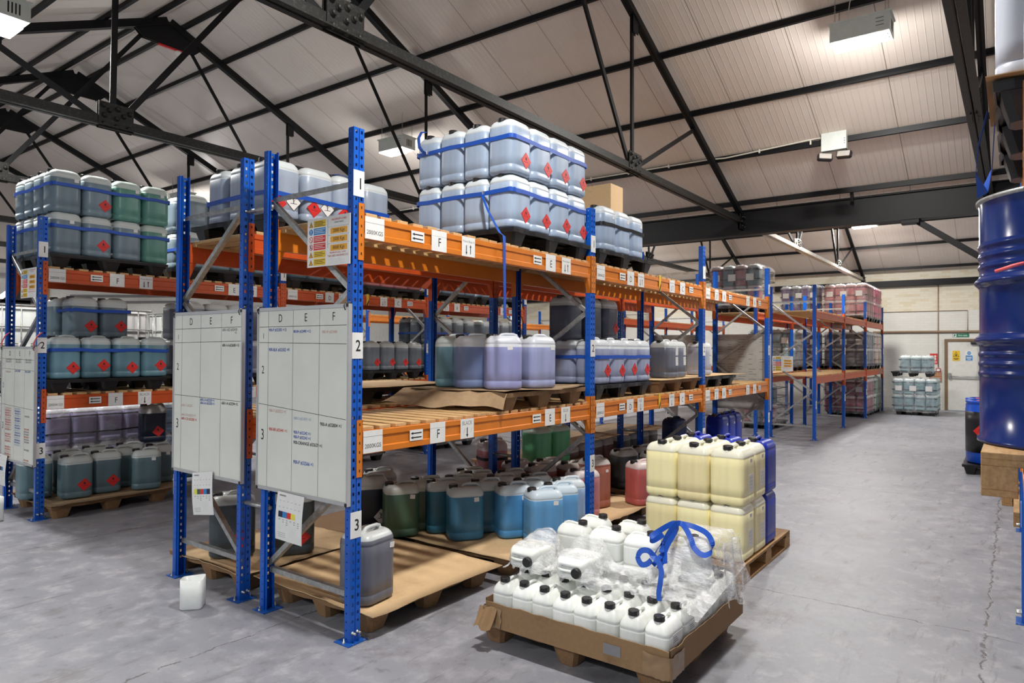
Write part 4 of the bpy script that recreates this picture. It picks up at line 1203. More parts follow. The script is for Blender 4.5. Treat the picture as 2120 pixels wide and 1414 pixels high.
# floor, bay 2: reds
nest_pallet('chip', 2.93, -.02, 0, 'pressed wood pallet on the floor under the red jerrycans')
sheet(2.90, 3.98, -.12, 1.02, .14, 'cardboard sheet under the red jerrycans', 7, 'card', .008)
RC = [(2.955, .262, PINK, 'pink', None, 'standing right behind the second upright'), (2.96, .755, BROWN, 'dark red', None, 'in shade behind the pink can'), (3.26, .56, BROWN, 'red brown', None, 'second row of the reds'),
      (3.76, .03, RED, 'bright coral red', 's', 'alone at the front right corner'), (3.25, .86, (.22, .07, .06), 'maroon', None, 'back left of the reds'), (2.96, 1.05, (.30, .10, .09), 'dull red', None, 'behind the dark red can')]
for k, (x, y, c, cn, s, w) in enumerate(RC):
    rz = -.45
    can(x + .095 * math.cos(rz), y + .095 * math.sin(rz), .152, rz, c, .86, '%s jerrycan, %s' % (cn, w), 'red jerrycans on the floor', stk=s, rnd=.003)
can(3.42, .31, .152 + .0, -.3, (.34, .12, .08), .9, 'orange brown jerrycan just right of the second upright', None, stk='x', sz=1.12)
# tall pink + mint cans further back (second row, floor)
nest_pallet('chip', 2.95, 1.2, 0, 'lower pressed wood pallet under the pale pink can behind')
nest_pallet('chip', 2.95, 1.2, .115, 'upper pressed wood pallet nested under the pale pink can behind')
can(3.08, 1.36, .285, -.5, PINK, .80, 'pale pink jerrycan behind the rear upright on two nested pallets', None, sz=1.12)
mb = MB(); mb.ribbon(band_path(-.150, .150, -.133, .133, .30, .066, 0, 6), (0, 0, 1), .03, .002, 'tapeblack', True)
_o = tag(mb.build('black_band', None, (3.08, 1.36, .285), (0, 0, -.5)), 'black band round the pale pink can behind the rear upright', 'strap')
for q in range(3): nest_pallet('chip', 3.65, 1.12, .14 * q, 'pressed wood pallet in the pile under the mint green cans, %s' % ('lowest', 'middle', 'topmost')[q])
for k, (x, y) in enumerate(((3.78, 1.26), (4.12, 1.22))):
    can(x, y, .424, -.25, MINT, .86, 'mint green jerrycan on the pallet pile, %s one' % ('left', 'right')[k], None)
# floor bays 2/3 further right
nest_pallet('chip', 4.33, .0, 0, 'pressed wood pallet under the dark cans right of the coral can')
for k, (x, y, c, cn) in enumerate(((4.55, .55, (.07, .075, .08), 'charcoal'), (4.62, .20, (.09, .09, .09), 'smoky grey'), (4.95, .50, (.05, .10, .12), 'dark teal'), (5.28, .45, (.05, .09, .12), 'dark petrol'))):
    can(x, y, .142, -.5, c, .86, '%s jerrycan on the floor behind the yellow stack, %s from left' % (cn, ORD[k]), None)
nest_pallet('chip', 4.3, 1.15, 0, 'pressed wood pallet in the back row with open topped cartons')
for k in range(4):
    can(4.5 + .3 * k, 1.32, .142, 0, (.20, .09, .08), .8, 'red brown jerrycan of the back row under the second bay, %s from left' % ORD[k], 'red brown jerrycans in the back row', bare=True)
for k in range(4):
    can(5.9 + .3 * k, 1.32, .142, 0, (.14, .12, .12), .8, 'grey jerrycan of the back row under the third bay, %s from left' % ORD[k], 'grey jerrycans in the back row', bare=True)
sheet(4.25, 5.6, 1.12, 2.0, .142 + .44, 'crumpled cardboard lying over the red brown back row cans', 11, 'craft', .05, rag=.03)
sheet(5.75, 7.1, 1.12, 2.0, .142 + .44, 'pale crumpled cardboard lying over the grey back row cans', 12, 'craft', .05, rag=.03)
nest_pallet('black', 5.72, .02, 0, 'black plastic pallet under the solid blue drums cans')
for k in range(3):
    can(6.95 + .30 * k, .30, .29, -.05, SOLID, 1.2, 'opaque royal blue jerrycan under the third bay, %s from left' % ORD[k], 'opaque blue jerrycans under the third bay', stk='x', sz=1.22)
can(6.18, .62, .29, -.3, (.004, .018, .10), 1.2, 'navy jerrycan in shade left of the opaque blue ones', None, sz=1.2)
mb = MB(); mb.bbox(6.6, 7.9, .02, .9, .0, .285, 'palletwood', .004); tag(mb.build('timber_crate'), 'low timber crate under the opaque royal blue jerrycans', 'crate')
can(7.45, -.22, .0, .4, (.50, .22, .2), .8, 'pale pink jerrycan on the floor by the last upright', None)

# ================================================================ SECOND ROW (back to back)
nest_pallet('black', .18, 1.16, L2, 'black plastic pallet at the near end of the second row, top beams')
grid_cans('near end of second row', (.36, .42, .52), .25, 1.22, L2 + .142, 4, 3, 1, .84, px=.305, py=.292, cname='pale blue', rnd=.006, dia='mix')
strap('ratchet_strap', 'blue strap round the pale cans at the near end of the second row', band_path(.245, 1.46, 1.212, 2.085, L2 + .142 + .18, .05, .004, 6, 4), closed=True)
strap('strap_end', 'blue strap loop rising over the second row cans', [(.98, 1.205, L2 + .30), (1.0, 1.205, L2 + .38), (1.03, 1.205, L2 + .5), (1.02, 1.23, L2 + .58), (.95, 1.30, L2 + .60), (.88, 1.36, L2 + .585)], ups=[(1, 0, 0)] * 6)
nest_pallet('black', 1.15, 1.25, L1, 'black plastic pallet with cardboard on the second row, middle level')
sheet(1.12, 2.38, 1.22, 2.2, L1 + .14, 'cardboard sheet on the empty black pallet of the second row', 9, 'card', .006)
nest_pallet('chip', .08, 1.24, 0, 'pressed wood pallet on the floor under the two large grey cans')
sheet(.06, 1.2, 1.20, 2.12, .14, 'cardboard sheet under the two large grey cans', 8, 'card', .015, rag=.012)
def bigcan(x, y, rz, label):
    t = can(x, y, .152, rz, (.06, .075, .085), .88, label, None, dia='red', capc=True, diapos=(.05, .13))
    t.scale = (1.12, 1.12, 1.06)
    return t
bigcan(.30, 1.72, -.55, 'large dark grey jerrycan behind the second whiteboard, left one')
bigcan(.62, 1.42, -.55, 'large dark grey jerrycan behind the second whiteboard, right one')
nest_pallet('chip', 1.25, 1.20, 0, 'pressed wood pallet under the navy cans at the back')
for k, (x, y) in enumerate(((1.46, 1.46), (1.72, 1.62))):
    can(x, y, .142, -.55, (.012, .018, .04), .80, 'navy jerrycan with bright blue top behind the end upright, %s one' % ('near', 'far')[k], None, dia=('white', 'red')[k], sz=1.08)

# ================================================================ THIRD ROW (grey teal jerrycans)
Z2, Z1 = L2 + .142, L1 + .142
def tealc(i, j, l):
    return ((DGREEN, 'green teal') if i >= 2 and l == 1 or i >= 3 else ((.18, .25, .30), 'grey teal'))
nest_pallet('black', .10, YC, L2, 'black plastic pallet of the third row, first position on top')
grid_cans('stack, third row top', TEAL, .12, YC + .03, Z2, 4, 4, 2, .82, dia='col1', stk='s', colors=tealc, px=.305)
for l in (0, 1): strap('ratchet_strap', 'blue strap round the %s layer of the grey teal stack' % ('lower' if l == 0 else 'upper'), band_path(.112, 1.34, YC + .022, YC + 1.1, Z2 + .428 * l + .29, .05, .008, 6, 20 + l), closed=True, group=None)
nest_pallet('black', 1.50, YC, L2, 'black plastic pallet of the third row, second position on top')
grid_cans('stack, third row second position', (.2, .27, .32), 1.52, YC + .03, Z2, 4, 3, 2, .82, px=.30, bare=True, cname='grey blue')
strap('ratchet_strap', 'blue strap round the second stack of the third row', band_path(1.512, 2.74, YC + .022, YC + .84, Z2 + .22, .05, .008, 6, 23), closed=True)
for (xx, c, cn, dd) in ((2.95, (.12, .19, .23), 'grey teal', 'red'), (4.30, PINK, 'rose pink', None), (5.72, (.2, .27, .34), 'slate blue', None), (7.05, (.2, .24, .3), 'slate grey', None)):
    nest_pallet('black', xx, YC, L2, 'black plastic pallet under %s cans on the third row top' % cn)
    grid_cans('third row top', c, xx + .02, YC + .03, Z2, 4, 1, 1, .82, px=.30, dia=dd, cname=cn, bare=(dd is None), group='%s jerrycans on the third row top' % cn)
# middle level
nest_pallet('black', .10, YC, L1, 'black plastic pallet of the third row, middle level, first position')
grid_cans('third row middle', TEAL2, .13, YC + .03, Z1, 4, 2, 1, .84, dia='red', px=.305, cname='blue teal', group='blue teal jerrycans in the third row middle')
strap('ratchet_strap', 'dark blue strap round the blue teal cans of the third row', band_path(.122, 1.345, YC + .022, YC + .56, Z1 + .30, .05, .008, 6, 30), closed=True)
for k, (x, y) in enumerate(((.50, YC + .30), (.82, YC + .32), (.46, YC + .62))):
    can(x, y, Z1 + .428, 0, (.14, .20, .24), .80, 'grey teal jerrycan in the second layer of the third row middle, %s' % ('left front', 'right front', 'behind the left one')[k], None, dia='red' if k < 2 else None)
strap('ratchet_strap', 'blue strap round the two upper cans of the third row middle', band_path(.345, .985, YC + .162, YC + .78, Z1 + .428 + .30, .05, .006, 6, 31), closed=True)
nest_pallet('black', 1.50, YC, L1, 'black plastic pallet of the third row middle level, behind the whiteboard')
grid_cans('third row middle, second position', GREY, 1.50, YC + .03, Z1, 4, 2, 2, .84, px=.30, bare=True, cname='mid grey')
nest_pallet('black', 4.30, YC, L1, 'black plastic pallet in the middle level of the third row, second bay')
grid_cans('with lilac tops, third row', (.16, .19, .22), 4.34, YC + .03, Z1, 4, 2, 1, .83, dia='red', px=.31, cname='grey')
nest_pallet('black', 5.75, YC + .0, L1, 'black plastic pallet of the third row middle, third bay')
grid_cans('third row, third bay', (.15, .18, .21), 5.75, YC + .05, Z1, 4, 3, 2, .84, dia='red', px=.30, cname='slate')
strap('ratchet_strap', 'blue strap round the slate stack in the third bay of the third row', band_path(5.742, 6.95, YC + .042, YC + .84, Z1 + .428 + .18, .05, .006, 6, 33), closed=True)
nest_pallet('black', 7.1, YC, L1, 'black plastic pallet of the third row middle, last position')
grid_cans('third row last position', (.2, .24, .28), 7.12, YC + .05, Z1, 4, 1, 2, .84, px=.29, cname='pale slate', bare=True)
# floor
nest_pallet('chip', .10, YC - .12, 0, 'pressed wood pallet on the floor under the grey teal cans at left')
sheet(.06, 1.50, YC - .18, YC + 1.02, .14, 'torn brown cardboard under the grey teal cans at left', 15, 'craft', .02, rag=.02)
TC = [(.10, YC + .42, -.1, None, 'leftmost, behind the end upright'), (.38, YC + .14, -.15, 'red', 'front left beside the upright'), (.70, YC + .20, -.2, 'red', 'second from the front left'), (1.06, YC + .03, -.35, None, 'third, with white sticker'), (.93, YC + .38, -.3, None, 'behind the third one'), (1.33, YC + .30, -.2, None, 'rightmost of the front ones'),
      (.46, YC + .55, -.2, None, 'back row at left'), (.80, YC + .68, -.2, None, 'back row in the middle'), (1.16, YC + .66, -.2, None, 'back row at right')]
for k, (x, y, rz, dd, w) in enumerate(TC):
    can(x + .03, y, .155, rz, (.12, .20, .23), .83, 'grey teal jerrycan on the floor, %s' % w, 'grey teal jerrycans on the floor', dia=dd, stk=('s' if k in (3, 5) else None))
can(1.74, YC + .40, .145, -.3, (.1, .2, .26), .86, 'blue teal jerrycan on the floor beside the second whiteboard', None)
can(1.55, YC + .75, .145, -.3, (.06, .12, .16), .86, 'lower dark teal jerrycan right of the floor group', None)
can(1.50, YC + .74, .58, -.3, (.012, .02, .045), .80, 'navy jerrycan stacked behind the grey teal floor cans', None, dia='red', sz=1.02)

# ================================================================ FILM WRAPPED PALLETS
def wrapped(x, y, z, cans, label, place, layers=2, nx=4, ny=4, plinth='black', show_side=True, H_=None, cards=True, dia=False):
    nest_pallet('black', x, y, z, 'black plastic pallet under the ' + label)
    zb = z + .142
    for l in range(layers):
        for i in range(nx):
            for j in range(ny):
                if not (i == 0 or (j == 0 and show_side)): continue
                c, cn = cans[(i + j + l) % len(cans)]
                pos = ('front corner' if i == j == 0 else (ORD[j] + ' from right' if i == 0 else ORD[i] + ' along right side'))
                can(x + .01 + CW / 2 + i * .296, y + .0 + CD / 2 + j * .262, zb + l * .43, 0, c, .86, '%s jerrycan, %s layer, %s, %s' % (cn, 'upper' if l == layers - 1 else 'lower', pos, place), 'jerrycans ' + place, bare=True, rnd=.004)
    W, Dp, Hh = nx * .296 + .012, ny * .262 + .01, layers * .43 + .03
    rnd = random.Random(int(x * 100 + z * 10)); per = rrect(W + .03, Dp + .03, .09, 8)
    mb = MB(); rings = 12; V = []; F = []; m = len(per)
    for k in range(rings + 1):
        f = k / rings
        for q, (a, b) in enumerate(per):
            s = 1 + rnd.uniform(-.006, .006) - (.10 if f == 1 else 0)
            V.append((x + W / 2 + a * s, y + Dp / 2 + b * s, zb - .05 + (Hh + .05) * f))
    for k in range(rings):
        for q in range(m): F.append((k * m + q, k * m + (q + 1) % m, (k + 1) * m + (q + 1) % m, (k + 1) * m + q))
    mb.add(V, F, 'wrap', True)
    tag(mb.build('stretch_wrap'), 'clear stretch wrap round the ' + label, 'stretch wrap')
    for k, zz_ in enumerate([zb + .12, zb + .33, zb + .56, zb + .76][:2 * layers]):
        strap('strapping_band', 'black band, %s from bottom, %s' % (ORD[k], label), band_path(x - .012, x + W + .012, y - .012, y + Dp + .012, zz_, .07, .006, 4, k), .018, .002, 'tapeblack', closed=True)
    if cards:
        for k, yy in enumerate((.08, .42, .80)):
            if yy + .16 > Dp: continue
            mb = MB(); mb.box(x - .0225, x - .0215, y + Dp - yy - .16, y + Dp - yy, zb + .43 * (layers - 1) + .10, zb + .43 * (layers - 1) + .24, 'white')
            tag(mb.build('delivery_note'), 'white delivery note, %s, %s' % (('left one', 'middle one', 'right one')[k], label), 'paper')
PK = [((.50, .15, .17), 'rose pink'), ((.55, .20, .2), 'pink')]; HP = [((.70, .06, .18), 'hot pink')]; PU = [((.16, .08, .22), 'purple'), ((.10, .09, .13), 'dark violet')]
GB = [((.10, .10, .13), 'charcoal'), ((.14, .14, .18), 'dark grey')]; OW = [((.62, .26, .18), 'salmon'), ((.6, .57, .48), 'cream')]; MG = [((.36, .10, .15), 'magenta'), ((.42, .13, .17), 'raspberry')]
GN = [((.32, .42, .22), 'lime green'), ((.12, .26, .24), 'sea green')]; TL = [((.22, .35, .38), 'pale teal')]; MX = [((.42, .16, .18), 'dull pink'), ((.16, .22, .24), 'slate')]
wrapped(17.36, .02, L2, PK, 'rose pink stack on the far top beams', 'far top beams, rose stack')
wrapped(18.68, .02, L2, HP, 'hot pink stack on the far top beams', 'far top beams, hot pink stack')
wrapped(17.36, 1.16, L2, PU, 'purple stack on the far top beams', 'far top beams, purple stack', show_side=False)
wrapped(11.80, 1.16, L2, MX, 'mixed pink and slate stack at the far row end', 'top of far row end', show_side=False)
wrapped(17.36, .02, L1, GB, 'charcoal stack on the far middle beams', 'far middle beams, charcoal stack')
wrapped(18.68, .02, L1, OW, 'salmon and cream stack on the far middle beams', 'far middle beams, salmon stack')
wrapped(17.36, 1.16, L1, PU, 'dark violet stack on the far middle beams', 'far middle beams, violet stack', show_side=False)
wrapped(14.5, 1.16, L1, TL, 'pale teal stack on the far second row', 'far second row, middle', show_side=False)
wrapped(17.36, .02, 0, MG, 'magenta stack on the far floor', 'far floor, magenta stack')
wrapped(18.68, .02, 0, GN, 'green stack on the far floor', 'far floor, green stack')
wrapped(12.9, 1.16, 0, MX, 'slate and pink stack on the floor behind the last upright', 'floor behind last upright', show_side=False)
wrapped(19.0, -1.42, 0, TL, 'pale teal stack by the brick wall', 'by brick wall', show_side=True)
wrapped(19.05, -1.32, 1.06, TL, 'small pale teal stack on top by the brick wall', 'on the wall stack', layers=1, nx=2, ny=3, show_side=True, cards=False)
# purple and blue wrapped pallets on the floor behind the third row
wrapped(.50, 5.98, 0, [((.42, .40, .62), 'lavender')], 'lavender stack behind the third row', 'behind third row, lavender stack', layers=2)
wrapped(1.85, 6.2, 0, [((.10, .22, .36), 'steel blue')], 'steel blue stack behind the third row', 'behind third row, blue stack', layers=2)
wrapped(3.6, YC + .1, 0, [((.16, .24, .30), 'slate blue')], 'slate blue stack on the floor of the third row', 'floor of third row, slate stack', layers=2, nx=4, ny=2)
wrapped(5.8, YC + .1, 0, [((.14, .22, .30), 'dusk blue')], 'dusk blue stack on the floor of the third row', 'floor of third row, dusk stack', layers=2, nx=4, ny=2)
# ================================================================ YELLOW STACK ON THE WOODEN PALLET
def wood_pallet(x, y, z, label, W=1.27, Dp=.84, rz=0):
    t = thing('wooden_pallet', label, 'pallet', (x, y, z), rz)
    mb = MB()
    for k in range(5):
        yy = k * (Dp - .12) / 4; mb.bbox(0, W, yy, yy + .12, .122, .144, 'palletwood', .002)
    mb.build('deck_board', t)
    mb = MB()
    for k in range(3):
        xx = k * (W - .12) / 2; mb.bbox(xx, xx + .12, 0, Dp, .100, .122, 'palletwood', .002)
    mb.build('cross_board', t)
    for i in range(3):
        for j in range(3):
            mb = MB(); mb.bbox(0, .145 if i != 1 else .145, 0, .10, .022, .100, 'palletwood', .002)
            mb.build('block', t, (i * (W - .145) / 2, j * (Dp - .10) / 2, 0))
    mb = MB()
    for j in range(3): mb.bbox(0, W, j * (Dp - .10) / 2, j * (Dp - .10) / 2 + .10, 0, .022, 'palletwood', .002)
    mb.build('skid', t)
    return t
wood_pallet(2.44, -1.52, 0, 'weathered wooden pallet carrying the yellow and blue jerrycans')
YB_ = can_mesh(.30, .262, .43, .045, 7)
for l in (0, 1):
    for i in range(3):
        for j in range(3):
            if l == 0 and i > 0 and j > 0: continue
            blue = i == 2
            lay = ('lower', 'upper')[l]; col = ('front', 'second', 'rearmost')[i]
            pos = ('nearest the aisle', 'in the middle', 'nearest the rack')[j]
            t = can(2.455 + .15 + i * .305, -1.505 + .131 + j * .268, .146 + l * .418, 0, SOLID if blue else YEL, 1.2 if blue else .84,
                    '%s jerrycan, %s layer, %s row, %s' % ('royal blue' if blue else 'yellow', lay, col, pos), 'jerrycans on the wooden pallet', body=YB_, rnd=.002, stk=None)
            if j == 0 and not blue:
                for zz_, (sw, sh) in ((.33, (.05, .03)), (.16, (.10, .13))):
                    mb = MB(); mb.box(-sw / 2, sw / 2, 0, .0012, -sh / 2, sh / 2, 'white')
                    for q in range(4): mb.rect((0, 0, 0), B_R, B_U, -sw * .4, sh * (.3 - q * .2), sw * .35, sh * (.3 - q * .2) + .003, 'paleink', .0004)
                    mb.build('sticker', t, (.035, -.1335, zz_))

# ================================================================ CARTON OF WHITE JUGS
JB = can_mesh(.205, .134, .250, .030, 5, hs=.62, neck=.012)
JC = cap_mesh(.028, .025)
def jug_label():
    mb = MB(); mb.box(-.06, .06, 0, .001, 0, .135, 'white'); o = (0, 0, 0)
    for k in range(3): mb.rect(o, B_R, B_U, -.05, .115 - k * .010, -.01 + .01 * k, .119 - k * .010, 'greyink', .0004)
    mb.poly(o, B_R, B_U, [(-.03, .02), (-.02, .02), (-.015, .05), (-.022, .075), (-.035, .05)], 'ink', .0004)
    mb.poly(o, B_R, B_U, [(-.0, .012), (.010, .012), (.012, .06), (.004, .08), (-.004, .055)], 'ink', .0004)
    mb.poly(o, B_R, B_U, [(.032, .02), (.038, .02), (.038, .05), (.044, .05), (.035, .066), (.026, .05), (.032, .05)], 'ink', .0004)
    return mb.mesh('paper_label')
JL = jug_label()
def jug(x, y, z, rot, label, lab=False, group='white jugs in the carton'):
    NCAN[0] += 1
    t = thing('jug', label, 'jug', (x, y, z), 0, group); t.rotation_euler = rot
    b = put(JB, 'body', t); cfull(b, (.84, .86, .82), 1.2)
    put(JC, 'cap', t, (-.205 / 2 + .047, 0, .250 - .008))
    if lab: put(JL, 'paper_label', t, (.01, -.0690, .045))
    return t
CX, CY = .46, -1.79
nest_pallet('chip', .50, -1.75, 0, 'pressed wood pallet under the carton of white jugs', True)
JX = [.575 + .213 * i for i in range(5)]
for i in range(5):
    for j in range(8):
        y = -1.71 + .1375 * j
        hidden = i in (2, 3) and 1 < j < 6 and False
        r = random.Random(i * 9 + j)
        jug(JX[i] + r.uniform(-.006, .006), y + r.uniform(-.003, .003), .145, (0, 0, r.uniform(-.05, .05)), 'white jug with black cap, row %s from front, %s from right' % (ORD[i], ORD[j]), lab=(j == 0))
z2 = .145 + .268
for k, (x, y) in enumerate(((.98, -.94), (.99, -1.165), (1.0, -1.39))):
    jug(x, y, z2 + .006, (0, 0, PI / 2 + .05), 'upright white jug on top of the others, %s from left, front pair side' % ORD[k], group='upper white jugs')
for k, (x, y) in enumerate(((1.20, -.96), (1.22, -1.22))):
    jug(x, y, z2 + .006, (0, 0, PI / 2 + .03), 'upright white jug in the rear upper row, %s one' % ('left', 'right')[k], group='upper white jugs')
jug(1.14, -1.66, z2 + .006, (0, 0, .08), 'labelled white jug wrapped in film at the right end', lab=True, group='upper white jugs')
for k, (y) in enumerate((-.80, -1.13)):
    t = jug(.93, y, z2 + .075, (0, 0, 0), 'white jug lying down under film with cap facing the aisle end, %s one' % ('left', 'right')[k], group='lying white jugs')
    t.rotation_euler = Matrix(((0, 0, -1), (1, 0, 0), (0, -1, 0))).to_euler()
    t.location = (.84, y, z2 + .086)
# carton tray
t = thing('carton_tray', 'brown cardboard tray with taped corners round the white jugs', 'box', (CX, CY, 0))
cw, cd = 1.09, 1.135
def wallfn(p0, p1, z0, h, seed, out, rag=.003):
    rnd = random.Random(seed); n = 24
    hs = [h + rnd.uniform(-rag, rag) for _ in range(n)]; bo = [rnd.uniform(-.004, .004) for _ in range(n)]
    def f(s):
        def g(u, v):
            i = round(u * (n - 1))
            x = p0[0] + (p1[0] - p0[0]) * u + out[0] * (bo[i] * v + s); y = p0[1] + (p1[1] - p0[1]) * u + out[1] * (bo[i] * v + s)
            return (x, y, z0 + v * hs[i])
        return g
    mb = MB(); mb.grid(f(0.0), n, 4, 'carton'); mb.grid(f(.005), n, 4, 'carton')
    mb.grid(lambda u, v: f(.005 * v)(u, 1), n, 2, 'carton')
    return mb
wallfn((0, 0), (0, cd), .130, .142, 1, (-1, 0)).build('side_wall', t)
wallfn((0, 0), (cw, 0), .130, .142, 2, (0, -1), .007).build('side_wall', t)
wallfn((0, cd), (cw, cd), .130, .16, 3, (0, 1)).build('side_wall', t)
wallfn((cw, 0), (cw, cd), .130, .16, 4, (1, 0)).build('side_wall', t)
mb = MB(); mb.box(0, cw, 0, cd, .130, .137, 'carton'); mb.build('base', t)
def tape(a, b, c, seed, nm='tape'):
    rnd = random.Random(seed); mb = MB()
    pts = []
    def g(u, v):
        if u < .5: x, y = a[0] + (b[0] - a[0]) * u * 2, a[1] + (b[1] - a[1]) * u * 2
        else: x, y = b[0] + (c[0] - b[0]) * (u - .5) * 2, b[1] + (c[1] - b[1]) * (u - .5) * 2
        k = rnd.uniform(0, .006)
        return (x + (-k if b[0] < .5 else 0), y - k if b[1] < .5 else y + k, .135 + .11 * v + rnd.uniform(-.006, .006))
    mb.grid(g, 18, 7, 'tape', True); return mb.build(nm, t)
tape((-.009, .14), (-.012, -.012), (.16, -.009), 1)
tape((-.009, cd - .12), (-.014, cd + .010), (.10, cd + .008), 2)
mb = MB(); mb.rect((CX - .0075, CY + .36, .175), E_R, E_U, 0, 0, .10, .055, 'greyink'); mb2 = mb
o = mb.build('print_patch', t); o.location = (-CX, -CY, 0)
for k, (y0_, a) in enumerate(((cd + .03, .3),)):
    mb = MB(); mb.grid(lambda u, v: (-.02 - .05 * v + .012 * math.sin(u * 9), y0_ - .12 * u + .01 * v, .245 - .11 * v - .01 * math.sin(u * 7 + v * 3)), 8, 6, 'carton'); mb.build('torn_flap', t)

# crumpled film over the middle and the right end
def fz(x, y):
    base = .455
    for jy in (-.80, -1.13): base = max(base, .455 + .135 * math.exp(-((y - jy) / .12) ** 4) * sstep(.58, .66, x))
    base += .02 * math.exp(-((y + 1.02) / .05) ** 2)
    if y > -1.50: base = base + (.05 * sstep(.74, .86, x) if y < -.74 else 0)
    dome = sstep(-1.50, -1.58, y) * sstep(.86, .99, x)
    base = base * (1 - dome) + .688 * dome
    return base
def film_fn(seed):
    rnd = random.Random(seed); cache = {}
    ph = [(rnd.uniform(6, 40), rnd.uniform(6, 40), rnd.uniform(0, 6)) for _ in range(9)]
    def n(x, y): return sum(math.sin(a * x + b * y + c) for a, b, c in ph) / 9
    def g(u, v):
        y = -.60 - 1.29 * u
        x1 = .86 + (1.33 - .86) * sstep(-1.42, -1.54, y)
        x0 = .60 + .10 * (1 - sstep(0, .12, u)) + .10 * sstep(.55, .62, u) * (1 - sstep(.85, 1, u)) + .05 * n(3, y * 3)
        x = x0 + (x1 - x0) * v
        z = fz(x, y) + .020 * n(x * 1.5, y * .7) + .006 * n(x * 4, y * 2 + 2)
        e = sstep(-1.80, -1.89, y)
        y2 = y + e * .05; z = z * (1 - e) + e * (.40 + .10 * v)
        e0 = 1 - sstep(0, .06, v); z -= .03 * e0 * (1 - e)
        e1 = 1 - sstep(0, .07, u); z = z * (1 - e1) + e1 * .40
        return (x, y2 - e * .045, z)
    return g
mb = MB(); mb.grid(film_fn(5), 110, 46, 'film'); tag(mb.build('stretch_film'), 'crumpled clear stretch film thrown over the white jugs', 'plastic film')
mb = MB()
def skirt(u, v):
    x = .99 + .36 * u; return (x + .012 * math.sin(v * 9 + u * 12), -1.845 - .035 * v - .014 * math.sin(u * 17 + v * 3) - .02 * v * v, (.685 - .34 * v * (1 - .1 * math.sin(u * 8)) - (.03 if v == 0 else 0)))
mb.grid(skirt, 34, 20, 'film'); tag(mb.build('stretch_film'), 'clear stretch film hanging down over the right end jugs', 'plastic film')
mb = MB()
def back_film(u, v):
    y = -.58 - .32 * u - .0; x = .80 + .62 * v
    return (x, y, .44 + .06 * math.sin(u * 6 + v * 9) * .4 + .02 * math.sin(v * 25 + u * 9))
mb.grid(lambda u, v: (1.10 + .36 * v + .01 * math.sin(u * 30), -.60 - .95 * u, .45 + .05 * math.sin(u * 11) * (1 - v) + .012 * math.sin(u * 37 + v * 21)), 60, 14, 'film')
tag(mb.build('stretch_film'), 'bunched clear stretch film behind the upper jugs', 'plastic film')
# blue strap bundle
def sp(pts, ups, k=6):
    out = []; uo = []
    n = len(pts)
    for i in range(n - 1):
        p0 = pts[max(0, i - 1)]; p1 = pts[i]; p2 = pts[i + 1]; p3 = pts[min(n - 1, i + 2)]
        for q in range(k):
            t_ = q / k
            out.append(tuple(.5 * ((2 * p1[c]) + (-p0[c] + p2[c]) * t_ + (2 * p0[c] - 5 * p1[c] + 4 * p2[c] - p3[c]) * t_ ** 2 + (-p0[c] + 3 * p1[c] - 3 * p2[c] + p3[c]) * t_ ** 3) for c in range(3)))
            uo.append(tuple(ups[i][c] * (1 - t_) + ups[i + 1][c] * t_ for c in range(3)))
    out.append(pts[-1]); uo.append(ups[-1])
    return out, uo
t = thing('strap_bundle', 'bundle of knotted blue webbing lying on the film covered jugs', 'strap', (.8, -1.5, .6))
SB = [([(.76, -1.555, .600), (.755, -1.53, .575), (.75, -1.50, .570), (.76, -1.475, .60), (.77, -1.49, .635), (.78, -1.53, .64), (.79, -1.57, .60), (.79, -1.60, .575)], (0.3, 0, 1)),
      ([(.76, -1.60, .56), (.80, -1.60, .60), (.86, -1.60, .66), (.95, -1.61, .72), (1.02, -1.60, .745), (1.0, -1.57, .75), (.90, -1.53, .72), (.86, -1.50, .69), (.90, -1.50, .665), (.97, -1.53, .69)], (.5, .2, .8)),
      ([(.77, -1.56, .57), (.80, -1.59, .62), (.85, -1.585, .68), (.95, -1.60, .75), (1.0, -1.62, .76), (.98, -1.66, .74), (.95, -1.70, .70), (.93, -1.73, .655), (.92, -1.78, .63), (.93, -1.82, .65), (.95, -1.82, .70), (.99, -1.77, .735), (1.02, -1.68, .75), (1.0, -1.61, .76)], (.6, 0, .8)),
      ([(.77, -1.58, .60), (.76, -1.56, .62), (.74, -1.60, .61), (.72, -1.63, .57), (.70, -1.635, .52), (.69, -1.63, .46), (.685, -1.635, .42)], (.15, 1, 0)),
      ([(.78, -1.54, .585), (.82, -1.56, .64), (.87, -1.57, .67), (.83, -1.60, .63), (.79, -1.62, .585)], (0.5, -.3, .8))]
for pts, up in SB:
    pts2, u2 = sp([(a - .8, b + 1.5, c - .6) for a, b, c in pts], [up] * len(pts))
    mb = MB(); mb.ribbon(pts2, u2, .030, .0018, 'strap'); mb.build('webbing', t)

